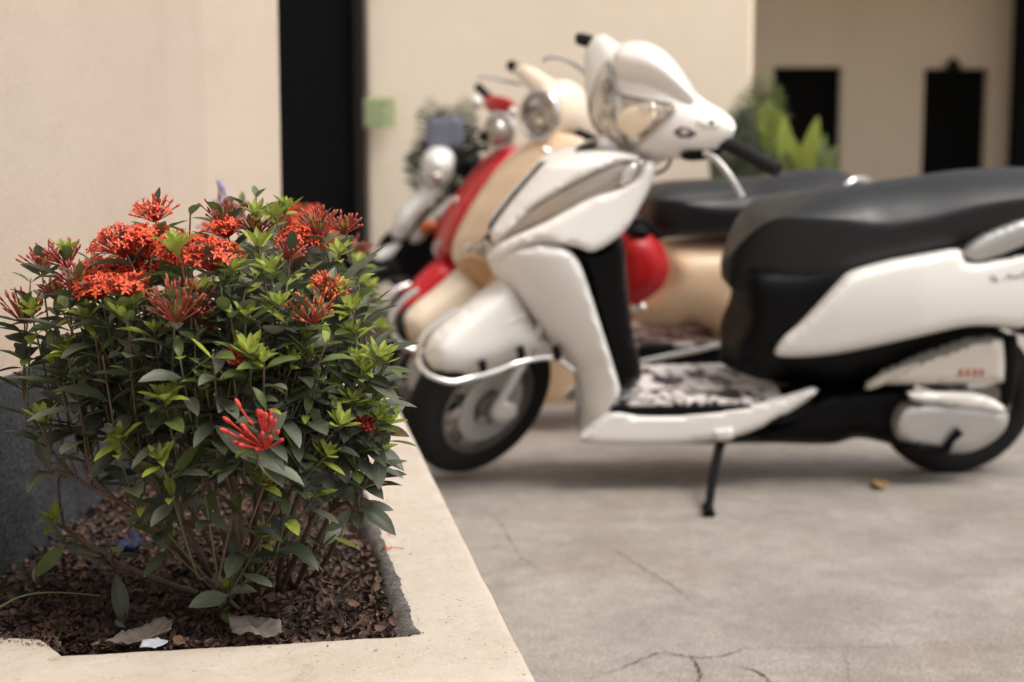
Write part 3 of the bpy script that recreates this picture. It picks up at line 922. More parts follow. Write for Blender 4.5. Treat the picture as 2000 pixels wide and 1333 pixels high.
TIPS = [  # px, py, type, scale, depth shift
    (232, 462, 'open', 1.15, 0), (300, 458, 'open', 1.05, .05), (352, 476, 'open', 1.15, .03), (408, 488, 'open', 1.2, 0), (268, 480, 'open', 1.0, .08),
    (298, 405, 'semi', 1.1, .12), (205, 520, 'open', 1.0, .05), (192, 552, 'open', 0.95, 0), (245, 552, 'semi', 1.0, -.02), (262, 515, 'open', .9, .08),
    (585, 458, 'open', .95, .06), (568, 480, 'bud', 0.9, .02), (325, 515, 'semi', .8, .08), (640, 548, 'semi', .8, .02),
    (78, 500, 'bud', 1.15, 0), (120, 492, 'bud', 1.1, .02), (48, 595, 'bud', 1.25, 0), (150, 535, 'bud', 1.2, -.02), (342, 582, 'bud', 1.55, -.03),
    (376, 584, 'bud', 1.2, .0), (435, 405, 'bud', 1.2, .15), (440, 440, 'semi', .9, .12), (625, 428, 'bud', 1.1, .0), (672, 432, 'bud', .9, .02), (500, 440, 'bud', .9, .1),
    (605, 598, 'orange', 1.5, -.02), (645, 560, 'orange', 1.1, 0), (502, 838, 'coral', 1.75, -.06), (458, 695, 'coral', .7, 0), (712, 822, 'coral', .7, 0),
    (400, 620, 'bud', 1, .03), (110, 560, 'bud', .9, .08),
    (130, 485, 'young', 1.0, 0), (345, 478, 'young', 1.3, -.03), (372, 408, 'none', 1.2, .12), (500, 412, 'young', 1.1, .08), (535, 415, 'young', 1, .06), (500, 375, 'none', 1.1, .2),
    (505, 475, 'young', 1.25, 0), (530, 525, 'young', 1.2, 0), (560, 400, 'young', 1, .15), (320, 775, 'young', 1.35, -.02), (312, 893, 'young', 1.1, -.03),
    (487, 685, 'young', 1.3, -.02), (515, 700, 'young', 1, -.02), (640, 885, 'young', 1.15, -.02), (742, 690, 'young', 1.1, -.05), (712, 722, 'young', 1.15, -.02), (752, 700, 'young', .9, -.05),
    (738, 812, 'young', 1.0, -.04), (758, 820, 'young', 1.0, -.05), (665, 825, 'young', 1.2, -.02), (85, 818, 'young', 1.3, 0), (238, 610, 'young', 1.2, -.02),
    (170, 612, 'young', 1.1, 0), (688, 600, 'young', 1.1, -.02), (690, 645, 'young', .9, 0), (662, 490, 'young', 1.1, 0), (440, 1150, 'young', 1.0, .02), (512, 1045, 'young', 1.0, 0),
    (520, 935, 'young', 1.0, -.02), (232, 850, 'young', .9, 0), (598, 655, 'young', .8, 0), (455, 725, 'none', 1, 0), (300, 640, 'young', .8, 0), (380, 655, 'none', 1, 0), (100, 640, 'none', 1, 0),
    (60, 660, 'none', 1, .02), (100, 700, 'none', 1, .02), (80, 740, 'none', 1, .05), (200, 690, 'none', 1, 0), (255, 720, 'none', 1, .0), (560, 760, 'none', 1, 0), (620, 730, 'none', 1, 0),
    (580, 880, 'none', 1, 0), (690, 880, 'none', 1, .0), (560, 620, 'none', 1, 0), (700, 540, 'none', 1, .02),
    (640, 660, 'none', 1, -.03), (660, 780, 'none', 1, 0), (600, 800, 'none', 1, 0), (730, 760, 'none', 1, -.02), (740, 880, 'none', 1, -.03), (700, 950, 'none', 1, 0), 
    (120, 600, 'none', 1, 0), (60, 540, 'none', 1, 0), (620, 960, 'none', 1, .0), (480, 560, 'none', 1, 0), (430, 550, 'none', 1, 0),
    (415, 690, 'none', 1, -.03), (350, 690, 'none', 1, -.03), (520, 790, 'none', 1, -.03), (150, 760, 'none', 1, 0), (100, 1012, 'young', .8, .05), (215, 1060, 'none', .9, .05), (655, 1040, 'none', .8, .05),
    (640, 600, 'none', 1, 0), (560, 545, 'none', 1, 0), (185, 650, 'none', 1, 0), (320, 620, 'none', 1, 0), (450, 610, 'none', 1, 0), (505, 620, 'none', 1, 0),
    (395, 560, 'young', 1.0, 0),
    (455, 520, 'young', 1.0, 0),
    (610, 690, 'young', 1.0, 0),
    (575, 700, 'young', 1.0, 0),
    (260, 570, 'young', 1.0, 0),
    (545, 590, 'young', 1.0, 0),
    (480, 610, 'young', 1.0, 0),
    (700, 700, 'young', 1.0, 0),
    (665, 560, 'young', 1.0, 0),
    (130, 680, 'young', 1.0, 0),
    (400, 740, 'young', 1.0, 0),
    (60, 600, 'young', 1.0, 0),
    (690, 780, 'young', 1.0, 0),
    (610, 620, 'young', 1.0, 0),
    (335, 962, 'none', 0.5, -.01),
    (400, 965, 'none', 0.5, -.01),
    (455, 1000, 'none', 0.5, -.01),
    (560, 1005, 'none', 0.5, -.01),
    (590, 905, 'none', 0.5, -.01),
    (480, 885, 'none', 0.5, -.01),
    (300, 1040, 'none', 0.5, -.01),
    (275, 980, 'none', 0.5, -.01),
    (230, 880, 'none', 0.5, -.01),
]
broot = empty('flowering_bush', Matrix.Translation(on_z(480, 1185, SOIL_Z)))
bpy.context.view_layer.update()
tag(broot, 'leafy green bush with orange-red flower clusters growing in the near corner of planter', 'bush')
tips = []
for (px, py, ty, sc, ds) in TIPS:
    tips.append((at(px, py + 4, bdepth(px, py) + ds), ty, sc))
br = random.Random(3)
for _ in range(115):      # interior and back of the crown
    a, u = br.uniform(0, 6.28), math.sqrt(br.random())
    px = 410 + 325 * u * math.cos(a); py = 640 + 205 * u * math.sin(a)
    if px < 260 and py > 760: continue
    if py < 520 and br.random() < .5: py += 80
    tips.append((at(px, py, bdepth(px, py) + br.uniform(0.0, 0.34)), 'none' if br.random() < .8 else 'young', 1.0))
bases = [on_z(px, py, SOIL_Z - 0.01) for px, py in ((470, 1195), (440, 1180), (500, 1180), (540, 1170), (420, 1165), (570, 1160), (600, 1140), (480, 1150), (530, 1130))]
def MP(b, *pts):
    p0 = bases[b]
    return [p0] + [at(px, py, d) for (px, py, d) in pts]
mains = [
    MP(4, (340, 1065, 1.72), (240, 985, 1.68), (150, 935, 1.68), (90, 870, 1.72)),
    MP(1, (300, 1130, 1.78), (200, 1085, 1.78), (140, 1040, 1.80), (105, 1020, 1.82)),
    MP(1, (390, 1085, 1.70), (330, 990, 1.66), (250, 880, 1.66), (170, 760, 1.70)),
    MP(4, (380, 1060, 1.78), (290, 900, 1.78), (210, 760, 1.80), (130, 650, 1.82)),
    MP(0, (440, 1060, 1.70), (400, 930, 1.64), (330, 800, 1.62), (300, 700, 1.66)),
    MP(0, (462, 1050, 1.68), (450, 900, 1.62), (430, 760, 1.60), (400, 650, 1.64)),
    MP(7, (470, 1020, 1.80), (440, 860, 1.82), (380, 700, 1.84), (340, 560, 1.82)),
    MP(7, (500, 1000, 1.82), (500, 850, 1.80), (490, 700, 1.80), (480, 560, 1.80)),
    MP(2, (505, 1040, 1.70), (520, 900, 1.64), (520, 780, 1.62), (510, 680, 1.64)),
    MP(2, (520, 1060, 1.74), (560, 900, 1.70), (580, 760, 1.68), (590, 640, 1.70)),
    MP(3, (560, 1040, 1.76), (610, 900, 1.74), (640, 760, 1.72), (650, 640, 1.74)),
    MP(5, (620, 1060, 1.78), (670, 940, 1.74), (700, 830, 1.72), (715, 760, 1.72)),
    MP(6, (650, 1070, 1.86), (690, 960, 1.84), (700, 860, 1.84), (690, 740, 1.84)),
    MP(8, (560, 1000, 1.92), (600, 850, 1.95), (620, 700, 1.96), (620, 560, 1.94)),
    MP(8, (500, 980, 1.98), (420, 820, 2.02), (360, 680, 2.04), (320, 540, 2.0)),
    MP(5, (560, 1060, 1.86), (540, 900, 1.9), (540, 760, 1.94), (540, 560, 1.94)),
    MP(0, (420, 1080, 1.80), (340, 940, 1.86), (240, 800, 1.9), (180, 640, 1.9)),
    MP(3, (590, 1060, 1.80), (640, 960, 1.78), (700, 900, 1.76)),
    MP(2, (480, 1090, 1.76), (460, 990, 1.76), (450, 880, 1.76)),
    MP(0, (450, 1175, 1.70), (440, 1160, 1.70)),
]
nleaf = build_bush(broot, tips, bases, mains, 21, 298)
print('leaves', nleaf)

# second bush further along the planter, out of focus
b2p = Vector((-0.56, 2.62, SOIL_Z))
b2 = empty('flowering_bush', Matrix.Translation(b2p))
bpy.context.view_layer.update()
tag(b2, 'blurred bush with few red flowers further along the planter behind the near bush', 'bush')
t2 = []
for (px, py, ty) in ((575, 425, 'open'), (600, 420, 'open'), (625, 450, 'open'), (560, 440, 'semi'), (650, 470, 'semi'), (690, 480, 'bud'), (700, 520, 'young'), (715, 560, 'young'),
                     (680, 540, 'none'), (725, 600, 'none'), (640, 500, 'none'), (600, 470, 'none'), (660, 600, 'none'), (445, 415, 'bud'), (425, 440, 'semi'), (470, 400, 'none'),
                     (520, 420, 'none'), (740, 640, 'young'), (700, 620, 'none'), (560, 480, 'none'), (640, 560, 'none'), (600, 540, 'none')):
    t2.append((at(px, py, 2.55 + br.uniform(-.1, .15)), ty, 1.25))
for _ in range(26):
    px = br.uniform(450, 720); py = br.uniform(520, 800)
    t2.append((at(px, py, 2.6 + br.uniform(-.15, .25)), 'none', 1.0))
bs2 = [b2p + Vector((br.uniform(-.05, .05), br.uniform(-.05, .05), -0.01)) for _ in range(8)]
mains2 = []
for i in range(10):
    px = br.uniform(480, 730); py = br.uniform(520, 640); d_ = 2.6 + br.uniform(-.1, .2)
    p0 = bs2[i % 8]; p3 = at(px, py, d_)
    mains2.append([p0, p0.lerp(p3, 0.4) + Vector((0, 0, 0.05)), p0.lerp(p3, 0.75), p3])
build_bush(b2, t2, bs2, mains2, 31, 120, 1.15)

# ---- litter lying about
def sheet_thing(name, label, cat, pts_px, z, mat, amp=0.006, thick=0.0012, group=None):
    P = [on_z(px, py, z) for px, py in pts_px]
    c = sum(P, Vector()) / len(P)
    poly = []
    for i_ in range(len(P)):
        a_, b_ = P[i_], P[(i_ + 1) % len(P)]
        for k_ in range(7):
            q_ = a_.lerp(b_, k_ / 7)
            j_ = 0.0022 * mnoise.noise(Vector((q_.x * 160, q_.y * 160, 7))) + 0.0012 * mnoise.noise(Vector((q_.x * 500, q_.y * 500, 3)))
            d_ = Vector((q_.x - c.x, q_.y - c.y)).normalized()
            poly.append((q_.x + d_.x * j_, q_.y + d_.y * j_))
    # fan with an inner ring so that it can curl
    v, f = [], []
    n = len(poly)
    rings = [1.0, 0.75, 0.5, 0.25]
    for rg in rings:
        for q in poly:
            x = c.x + (q[0] - c.x) * rg; y = c.y + (q[1] - c.y) * rg
            v.append((x - c.x, y - c.y, amp * (1.5 * mnoise.noise(Vector((x * 34, y * 34, 1))) + 0.5 * mnoise.noise(Vector((x * 130, y * 130, 1))) + 0.9 * rg * rg - 0.35 * abs(math.sin((x - c.x) * 240 + (y - c.y) * 160)))))
    v.append((0, 0, 0))
    for k in range(len(rings) - 1):
        for i in range(n):
            a, b = k * n + i, k * n + (i + 1) % n
            f.append((a, b, b + n, a + n))
    k = (len(rings) - 1) * n
    for i in range(n): f.append((k + i, k + (i + 1) % n, len(v) - 1))
    o = mesh_obj(name, v, f, mat)
    o.location = (c.x, c.y, z)
    md = o.modifiers.new('thick', 'SOLIDIFY'); md.thickness = thick
    tag(o, label, cat, group)
    return o
sheet_thing('fallen_leaf', 'large torn grey-brown dry leaf lying on front edge of the soil', 'dry leaf', [(445, 1222), (480, 1208), (520, 1210), (548, 1228), (552, 1246), (500, 1250), (455, 1246)], 0.246, M['chip4'], 0.008)
sheet_thing('fallen_leaf', 'long greyish dry leaf leaning on the front rim left of the white scrap', 'dry leaf', [(205, 1268), (250, 1240), (300, 1226), (338, 1222), (336, 1242), (290, 1252), (240, 1266)], 0.247, M['chip4'], 0.008)
sheet_thing('paper_scrap', 'small white scrap of paper lying on the soil by the front rim', 'scrap', [(272, 1265), (280, 1255), (308, 1252), (330, 1255), (322, 1263), (300, 1267)], 0.252, M['paper'], 0.003)
sheet_thing('fallen_leaf', 'small orange-brown dry leaf touching right end of the white scrap', 'dry leaf', [(336, 1262), (340, 1248), (358, 1250), (362, 1262), (348, 1268)], 0.252, M['chip3'], 0.004)
sheet_thing('plastic_scrap', 'dark blue plastic scrap lying in shade under the bush', 'scrap', [(225, 1080), (230, 1060), (258, 1048), (282, 1056), (276, 1078), (248, 1086)], 0.222, M['bluescrap'], 0.01)
sheet_thing('fallen_leaf', 'yellow fallen leaf lying on the concrete under the white scooter', 'dry leaf', [(1702, 948), (1706, 938), (1722, 940), (1736, 946), (1728, 954), (1712, 955)], 0.006, pm('yellow_leaf', (0.32, 0.21, 0.08), .8), 0.006)
# twig at the left
tube_o = tube('twig', [at(0, 1186, 1.66), at(40, 1166, 1.67), at(90, 1158, 1.68), at(150, 1160, 1.66), at(195, 1164, 1.62)], [0.0016, 0.0013, 0.0011, 0.001, 0.0006], M['stem_green'])
tag(tube_o, 'thin curved green-brown twig lying at left end of the soil', 'twig')
tw = tube('twig', [on_z(722, 1096, 0.232), on_z(738, 1083, 0.245), on_z(752, 1070, 0.258)], [0.0012, 0.001, 0.0007], M['stem'])
tag(tw, 'short dark twig leaning on the worn inner edge below fallen blossom', 'twig')
def blossom(label, px, py, s, stalk):
    g_ = Geo(); rr = random.Random(int(px))
    p = on_z(px, py, RIM_Z)
    for q in range(4):
        a = q * 1.57 + 0.5
        d_ = Vector((math.cos(a), math.sin(a), 0.35)); pr = Vector((-math.sin(a), math.cos(a), 0))
        g_.add([Vector((0, 0, .001)), d_ * s * .5 + pr * s * .3, d_ * s + Vector((0, 0, s * .2)), d_ * s * .5 - pr * s * .3], [(0, 1, 2, 3)], 0)
    v, f = tube_geo([Vector((0, 0, .0012)), Vector((stalk * .5, 0.001, .0025)), Vector((stalk, -.001, .0012))], [.0007, .0006, .0008], 5)
    g_.add(v, f, 1)
    o = g_.build('fallen_blossom', [FL_CORAL, FL_TUBE])
    o.location = p + Vector((0, 0, 0.0012))
    tag(o, label, 'blossom')
blossom('larger red fallen blossom with long thin stalk on the planter rim', 757, 1075, 0.007, 0.023)
blossom('smaller red fallen blossom on the planter rim, further from the camera', 764, 1046, 0.005, -0.006)
# lilac strip standing behind the bush
li = empty('lilac_ribbon')
tag(li, 'pale lilac plastic strip hanging on a stick behind the near bush', 'ribbon')
p_a, p_b = at(436, 470, 2.35), at(428, 352, 2.35)
tube('stick', [on_z(470, 760, SOIL_Z) * 0 + Vector((p_a.x + 0.02, 2.36, SOIL_Z - 0.01)), p_a + Vector((0, .012, 0)), p_b + Vector((0, .012, 0))], 0.003, M['stem'], li)
rv = []
for i in range(9):
    t = i / 8; p = p_b.lerp(p_a, t); w = 0.005 + 0.003 * math.sin(math.pi * min(1, t * 1.1))
    rv += [(p.x - w + .004 * math.sin(t * 9), p.y + .004 * math.sin(t * 7), p.z), (p.x + w + .004 * math.sin(t * 9), p.y - .004 * math.cos(t * 8), p.z)]
ro_ = mesh_obj('strip', rv, [(2 * i, 2 * i + 1, 2 * i + 3, 2 * i + 2) for i in range(8)], M['lilac'], li)
ro_.modifiers.new('thick', 'SOLIDIFY').thickness = 0.0015

# ================================================================= SCOOTERS
class Scooter:
    """local frame: origin on the ground at the rear wheel, x forward, y to the rider's left, z up (leaning with the machine)"""
    def __init__(s, name, front_px, rear_px, lean, label, group='scooters parked side by side'):
        a, b = on_z(*front_px, 0.0), on_z(*rear_px, 0.0)
        x = (a - b); s.wb = x.length; x.normalize()
        z0 = Vector((0, 0, 1)); y0 = z0.cross(x)
        Lr = Matrix.Rotation(-R(lean), 3, x)
        if (Lr @ z0).dot(y0) < 0: Lr = Matrix.Rotation(R(lean), 3, x)
        y, z = Lr @ y0, Lr @ z0
        m3 = Matrix((x, y, z)).transposed()
        s.M = Matrix.Translation(b) @ m3.to_4x4()
        s.inv = s.M.inverted()
        s.root = empty(name, s.M)
        tag(s.root, label, 'scooter', group)
        s.cam = s.inv @ CAM
        s.inv3 = s.inv.to_3x3()
    def p(s, px, py, y=0.0):
        d = s.inv3 @ ray(px, py)
        return s.cam + d * ((y - s.cam.y) / d.y)
    def tri(s, poly, step, smooth=5, corner=False):
        B = catmull(poly, smooth, True) if smooth else np.array(poly, float)
        # resample evenly
        seg_ = np.linalg.norm(np.roll(B, -1, 0) - B, axis=1); cum = np.concatenate([[0], np.cumsum(seg_)])
        n = max(12, int(cum[-1] / step)); Bc = np.vstack([B, B[:1]])
        ts = np.linspace(0, cum[-1], n, endpoint=False)
        B = np.stack([np.interp(ts, cum, Bc[:, k]) for k in (0, 1)], 1)
        lo, hi = B.min(0), B.max(0)
        gx, gy = np.meshgrid(np.arange(lo[0] + step / 2, hi[0], step), np.arange(lo[1] + step / 2, hi[1], step))
        gx = gx + (np.arange(gx.shape[0]) % 2)[:, None] * step * 0.5
        G = np.stack([gx.ravel(), gy.ravel()], 1)
        def sdist(Q):
            A_, B_ = B, np.roll(B, -1, 0)
            ab = B_ - A_; L2 = (ab ** 2).sum(1)
            t = np.clip(((Q[:, None] - A_[None]) * ab[None]).sum(2) / L2[None], 0, 1)
            pr = A_[None] + t[..., None] * ab[None]
            return np.sqrt(((Q[:, None] - pr) ** 2).sum(2)).min(1)
        def inside(Q):
            A_, B_ = B, np.roll(B, -1, 0)
            y = Q[:, 1][:, None]; x = Q[:, 0][:, None]
            c = ((A_[None, :, 1] > y) != (B_[None, :, 1] > y)) & (x < (B_[None, :, 0] - A_[None, :, 0]) * (y - A_[None, :, 1]) / (B_[None, :, 1] - A_[None, :, 1] + 1e-12) + A_[None, :, 0])
            return c.sum(1) % 2 == 1
        G = G[inside(G)]
        if len(G): G = G[sdist(G) > step * 0.45]
        V = np.vstack([B, G]) if len(G) else B
        # insert an extra ring near the border for a round edge
        vs, es, fs, ov, oe, of2 = delaunay_2d_cdt([Vector(q) for q in V], [(i, (i + 1) % n) for i in range(n)], [], 1, 1e-4)
        V = np.array([tuple(q) for q in vs])
        D = sdist(V)
        # boundary loop
        cnt = {}
        for fc in fs:
            for i in range(len(fc)):
                e = (fc[i], fc[(i + 1) % len(fc)]); cnt[tuple(sorted(e))] = cnt.get(tuple(sorted(e)), 0) + 1
        bd = {i for e, c in cnt.items() if c == 1 for i in e}
        bedges = [e for fc in fs for e in [(fc[i], fc[(i + 1) % len(fc)]) for i in range(len(fc))] if cnt[tuple(sorted(e))] == 1]
        return V, fs, D, bd, bedges
    @staticmethod
    def relax(pr, fs, bd, n):
        nb = {}
        for fc in fs:
            for i in range(len(fc)):
                a, b = fc[i], fc[(i + 1) % len(fc)]
                nb.setdefault(a, set()).add(b); nb.setdefault(b, set()).add(a)
        pr = np.array(pr, float); idx = [i for i in nb if i not in bd]
        for _ in range(n):
            q = pr.copy()
            for i in idx: q[i] = 0.35 * pr[i] + 0.65 * sum(pr[j] for j in nb[i]) / len(nb[i])
            pr = q
        if len(pr) and pr.max() > 0: pr = pr / max(pr.max(), .25)
        return pr
    def finish(s, name, verts, faces, mat, parent, autosmooth=60):
        o = mesh_obj(name, verts, faces, mat, parent or s.root)
        fix_normals(o)
        o.data.polygons.foreach_set('use_smooth', [True] * len(o.data.polygons))
        if autosmooth: o.data.set_sharp_from_angle(angle=R(autosmooth))
        return o
    def blob(s, name, poly, yc, T, mat, r=40, step=10, smooth=5, parent=None, power=0.5, mirror=False):
        """closed inflated solid; yc and T may be functions of (px, py)"""
        V, fs, D, bd, _ = s.tri(poly, step, smooth)
        fy = yc if callable(yc) else (lambda a, b: yc)
        fT = T if callable(T) else (lambda a, b: T)
        t = np.clip(D / r, 0, 1); pr = (1 - (1 - t) ** 2) ** power
        if r > step * 2.5: pr = s.relax(pr, fs, bd, 6)
        verts = []; back = {}
        for i, q in enumerate(V):
            verts.append(s.p(q[0], q[1], fy(q[0], q[1]) + fT(q[0], q[1]) * pr[i]))
        for i, q in enumerate(V):
            if i in bd: back[i] = i
            else:
                back[i] = len(verts)
                a = verts[i]; tt = 2 * fT(q[0], q[1]) * pr[i]
                verts.append(Vector((a.x, a.y - tt, a.z)))      # straight across, in the machine's own frame
        faces = [tuple(fc) for fc in fs] + [tuple(back[i] for i in reversed(fc)) for fc in fs]
        o = s.finish(name, verts, faces, mat, parent)
        if mirror: s.mirror(o)
        return o
    def panel(s, name, poly, base, h, mat, r=14, step=9, smooth=5, skirt=0.02, parent=None, mirror=False):
        V, fs, D, bd, be = s.tri(poly, step, smooth)
        fb = base if callable(base) else (lambda a, b: base)
        t = np.clip(D / r, 0, 1); pr = np.sqrt(1 - (1 - t) ** 2)
        if r > step * 2.5: pr = s.relax(pr, fs, bd, 5)
        verts = [s.p(q[0], q[1], fb(q[0], q[1]) + h * pr[i]) for i, q in enumerate(V)]
        faces = [tuple(fc) for fc in fs]
        dup = {}
        for i in bd:
            dup[i] = len(verts); a = verts[i]; verts.append(Vector((a.x, a.y - skirt, a.z)))
        for a, b in be: faces.append((b, a, dup[a], dup[b]))
        o = s.finish(name, verts, faces, mat, parent)
        if mirror: s.mirror(o)
        return o
    def mirror(s, o):
        me = o.data.copy()
        for v in me.vertices: v.co.y = -v.co.y
        me.flip_normals()
        o2 = bpy.data.objects.new(o.name.split('.')[0], me)
        COL.objects.link(o2); o2.parent = o.parent
        return o2
    def loft(s, name, secs, mat, parent=None, nring=28, span=5):
        """secs: px_top, py_top, px_bot, py_bot, half width, exponent, y centre"""
        S_ = catmull(secs, span)
        verts = []
        for (xt, yt, xb, yb, w, n, yc) in S_:
            T_, B_ = s.p(xt, yt, yc), s.p(xb, yb, yc)
            c = (T_ + B_) / 2; h = (T_ - B_) / 2
            for k in range(nring):
                a = 2 * math.pi * k / nring
                ca, sa = math.cos(a), math.sin(a)
                u = math.copysign(abs(ca) ** (2 / n), ca); v_ = math.copysign(abs(sa) ** (2 / n), sa)
                verts.append(c + h * v_ + Vector((0, max(w, 0.001) * u, 0)))
        m_ = len(S_); faces = []
        for i in range(m_ - 1):
            for k in range(nring):
                a = i * nring + k; b = i * nring + (k + 1) % nring
                faces.append((a, b, b + nring, a + nring))
        faces.append(tuple(range(nring))); faces.append(tuple((m_ - 1) * nring + k for k in reversed(range(nring))))
        return s.finish(name, verts, faces, mat, parent, 70)
    def cushion(s, name, secs, mat, parent=None, span=5):
        '''saddle: crowned top down to an edge line, then an almost upright side. secs: top px, edge px, bottom px, half width'''
        verts = []
        S_ = catmull(secs, span); nr = 0
        for (xt, yt, xe, ye, xb, yb, w) in S_:
            w = max(w, .004)
            T_, E_, B_ = s.p(xt, yt, 0), s.p(xe, ye, w), s.p(xb, yb, w * .8)
            half = [(0, T_.z), (.35 * w, T_.z - .10 * (T_.z - E_.z)), (.70 * w, T_.z - .42 * (T_.z - E_.z)), (.93 * w, E_.z + .18 * (T_.z - E_.z)), (w, E_.z - .02 * (T_.z - B_.z)),
                    (1.0 * w, E_.z * .75 + B_.z * .25), (.96 * w, E_.z * .4 + B_.z * .6), (.84 * w, B_.z + .04 * (T_.z - B_.z)), (.55 * w, B_.z), (0, B_.z)]
            ring = half + [(-a, b) for a, b in reversed(half[1:-1])]
            R2 = catmull(ring, 3, True); nr = len(R2)
            xs = T_.x, B_.x
            for (yy, zz) in R2:
                f_ = (T_.z - zz) / max(1e-6, T_.z - B_.z)
                verts.append(Vector((xs[0] + (xs[1] - xs[0]) * f_, yy, zz)))
        m_ = len(S_); faces = []
        for i in range(m_ - 1):
            for k in range(nr):
                a = i * nr + k; b = i * nr + (k + 1) % nr
                faces.append((a, b, b + nr, a + nr))
        faces.append(tuple(range(nr))); faces.append(tuple((m_ - 1) * nr + k for k in reversed(range(nr))))
        return s.finish(name, verts, faces, mat, parent, 70)
    def rings(s, name, ringpts, mat, parent=None, span=4, across=5):
        """ringpts: list of closed rings, each a list of (px,py,y)"""
        Rg = [catmull([tuple(s.p(*q)) for q in ring], across, True) for ring in ringpts]
        A_ = np.array(Rg); m0, k0, _ = A_.shape
        flat = catmull(A_.reshape(m0, -1), span).reshape(-1, k0, 3)
        verts = [Vector(q) for rg in flat for q in rg]; faces = []
        for i in range(len(flat) - 1):
            for k in range(k0):
                a = i * k0 + k; b = i * k0 + (k + 1) % k0
                faces.append((a, b, b + k0, a + k0))
        faces.append(tuple(range(k0))); faces.append(tuple((len(flat) - 1) * k0 + k for k in reversed(range(k0))))
        return s.finish(name, verts, faces, mat, parent, 70)
    def tube(s, name, pts, rad, mat, parent=None, sides=10, n=6):
        return tube(name, [s.p(*q) for q in pts], rad, mat, parent or s.root, sides, n)
    def wheel(s, name, centre, axis, r, w, parent=None, spokes=5, disc=True):
        """alloy wheel: rim mesh carrying tyre, hub, spokes and disc"""
        par = parent or s.root
        ax = Vector(axis).normalized()
        fr = frame(ax.orthogonal(), ax)      # z along the axle
        Mx = Matrix.Translation(centre) @ fr.to_4x4()
        def lathe(nm, prof, mat, pr, n=56, sharp=40):
            v, f = [], []
            for i in range(n):
                a = 2 * math.pi * i / n
                for (rr_, zz) in prof: v.append((rr_ * math.cos(a), rr_ * math.sin(a), zz))
            k = len(prof)
            for i in range(n):
                for j in range(k):
                    a = i * k + j; b = i * k + (j + 1) % k; c = ((i + 1) % n) * k + (j + 1) % k; d = ((i + 1) % n) * k + j
                    f.append((a, d, c, b))
            o = mesh_obj(nm, v, f, mat, pr); fix_normals(o); o.data.set_sharp_from_angle(angle=R(sharp))
            return o
        rr0 = r * 0.64
        prof = []
        for i in range(18):
            a = 2 * math.pi * i / 18
            cr = (r + rr0) / 2; hr = (r - rr0) / 2
            prof.append((cr + hr * math.copysign(abs(math.cos(a)) ** 0.8, math.cos(a)), w * 0.5 * math.copysign(abs(math.sin(a)) ** 0.75, math.sin(a))))
        root_o = lathe(name, [(rr0 + .006, -w * .42), (rr0 + .006, w * .42), (rr0 - .004, w * .42), (rr0 - .012, w * .2), (rr0 - .012, -w * .2), (rr0 - .004, -w * .42)], M['alloy'], par)
        root_o.matrix_local = Mx
        lathe('tyre', prof, M['rubber'], root_o, 64, 80)
        # tread grooves
        gg = Geo()
        for i in range(44):
            a = 2 * math.pi * i / 44
            for sgn in (-1, 1):
                c0, c1 = a, a + 0.07
                pts = []
                for (aa_, z_, dr_) in ((c0, sgn * .004, .0012), (c1, sgn * w * .30, -.004), (c1 + .03, sgn * w * .30, -.004), (c0 + .03, sgn * .004, .0012)):
                    pts.append(((r + dr_) * math.cos(aa_), (r + dr_) * math.sin(aa_), z_))
                gg.add(pts, [(0, 1, 2, 3)])
        tr = gg.build('tread', [M['rubber']], root_o); tr['kind'] = 'stuff'
        lathe('hub', [(0.008, -w * .5), (0.04, -w * .45), (0.045, 0), (0.034, w * .45), (0.008, w * .5)], M['alloy'], root_o, 24)
        for k in range(spokes):
            a = 2 * math.pi * k / spokes + 0.3
            sv = []
            for (rr_, hw, hz) in ((0.03, 0.016, 0.018), (rr0 * .6, 0.013, 0.012), (rr0, 0.018, 0.016)):
                for (sy, sz) in ((-1, -1), (1, -1), (1, 1), (-1, 1)):
                    x, y = rr_, sy * hw
                    sv.append((x * math.cos(a) - y * math.sin(a), x * math.sin(a) + y * math.cos(a), sz * hz + 0.01))
            sf_ = [(0, 1, 2, 3), (11, 10, 9, 8)]
            for i in range(2):
                for j in range(4):
                    a1 = i * 4 + j; b1 = i * 4 + (j + 1) % 4
                    sf_.append((a1, a1 + 4, b1 + 4, b1))
            o = mesh_obj('spoke', sv, sf_, M['alloy'], root_o, smooth=False); fix_normals(o)
        if disc:
            lathe('brake_disc', [(0.055, w * .5), (0.10, w * .5), (0.10, w * .5 + .004), (0.055, w * .5 + .004)], M['silver'], root_o, 40)
        return root_o

def steer_axis(theta, rake=R(26)):
    a = Vector((-math.sin(rake), 0, math.cos(rake)))
    return Matrix.Rotation(theta, 3, a)

# ---------------------------------------------------------------- near white scooter
S = Scooter('white_scooter', (884, 934), (1848, 919), 10.0, 'white scooter nearest the camera, with black seat and handlebar turned left')
yl = [300, 326, 390, 454, 500, 534, 610, 679, 721, 762, 860]
xl_ = [1132, 1060, 1005, 956, 948, 968, 1033, 1085, 1120, 1130, 1130]
def front_field(px, py):
    x0 = np.interp(py, yl, xl_) - 4
    u = min(1, max(0, (px - x0) / 170.0))
    return 0.02 + 0.155 * math.sqrt(max(0, 1 - (1 - u) ** 2)) * (0.72 + 0.28 * min(1, max(0, (py - 300) / 200)))
# wheels
Rs = steer_axis(R(38))
fc = S.p(938, 777, 0.01)
S.wheel('front_wheel', fc, Rs @ Vector((0, 1, 0)), 0.212, 0.085)
S.wheel('rear_wheel', Vector((0.0, 0.0, 0.208)), (0, 1, 0), 0.208, 0.095, disc=False)
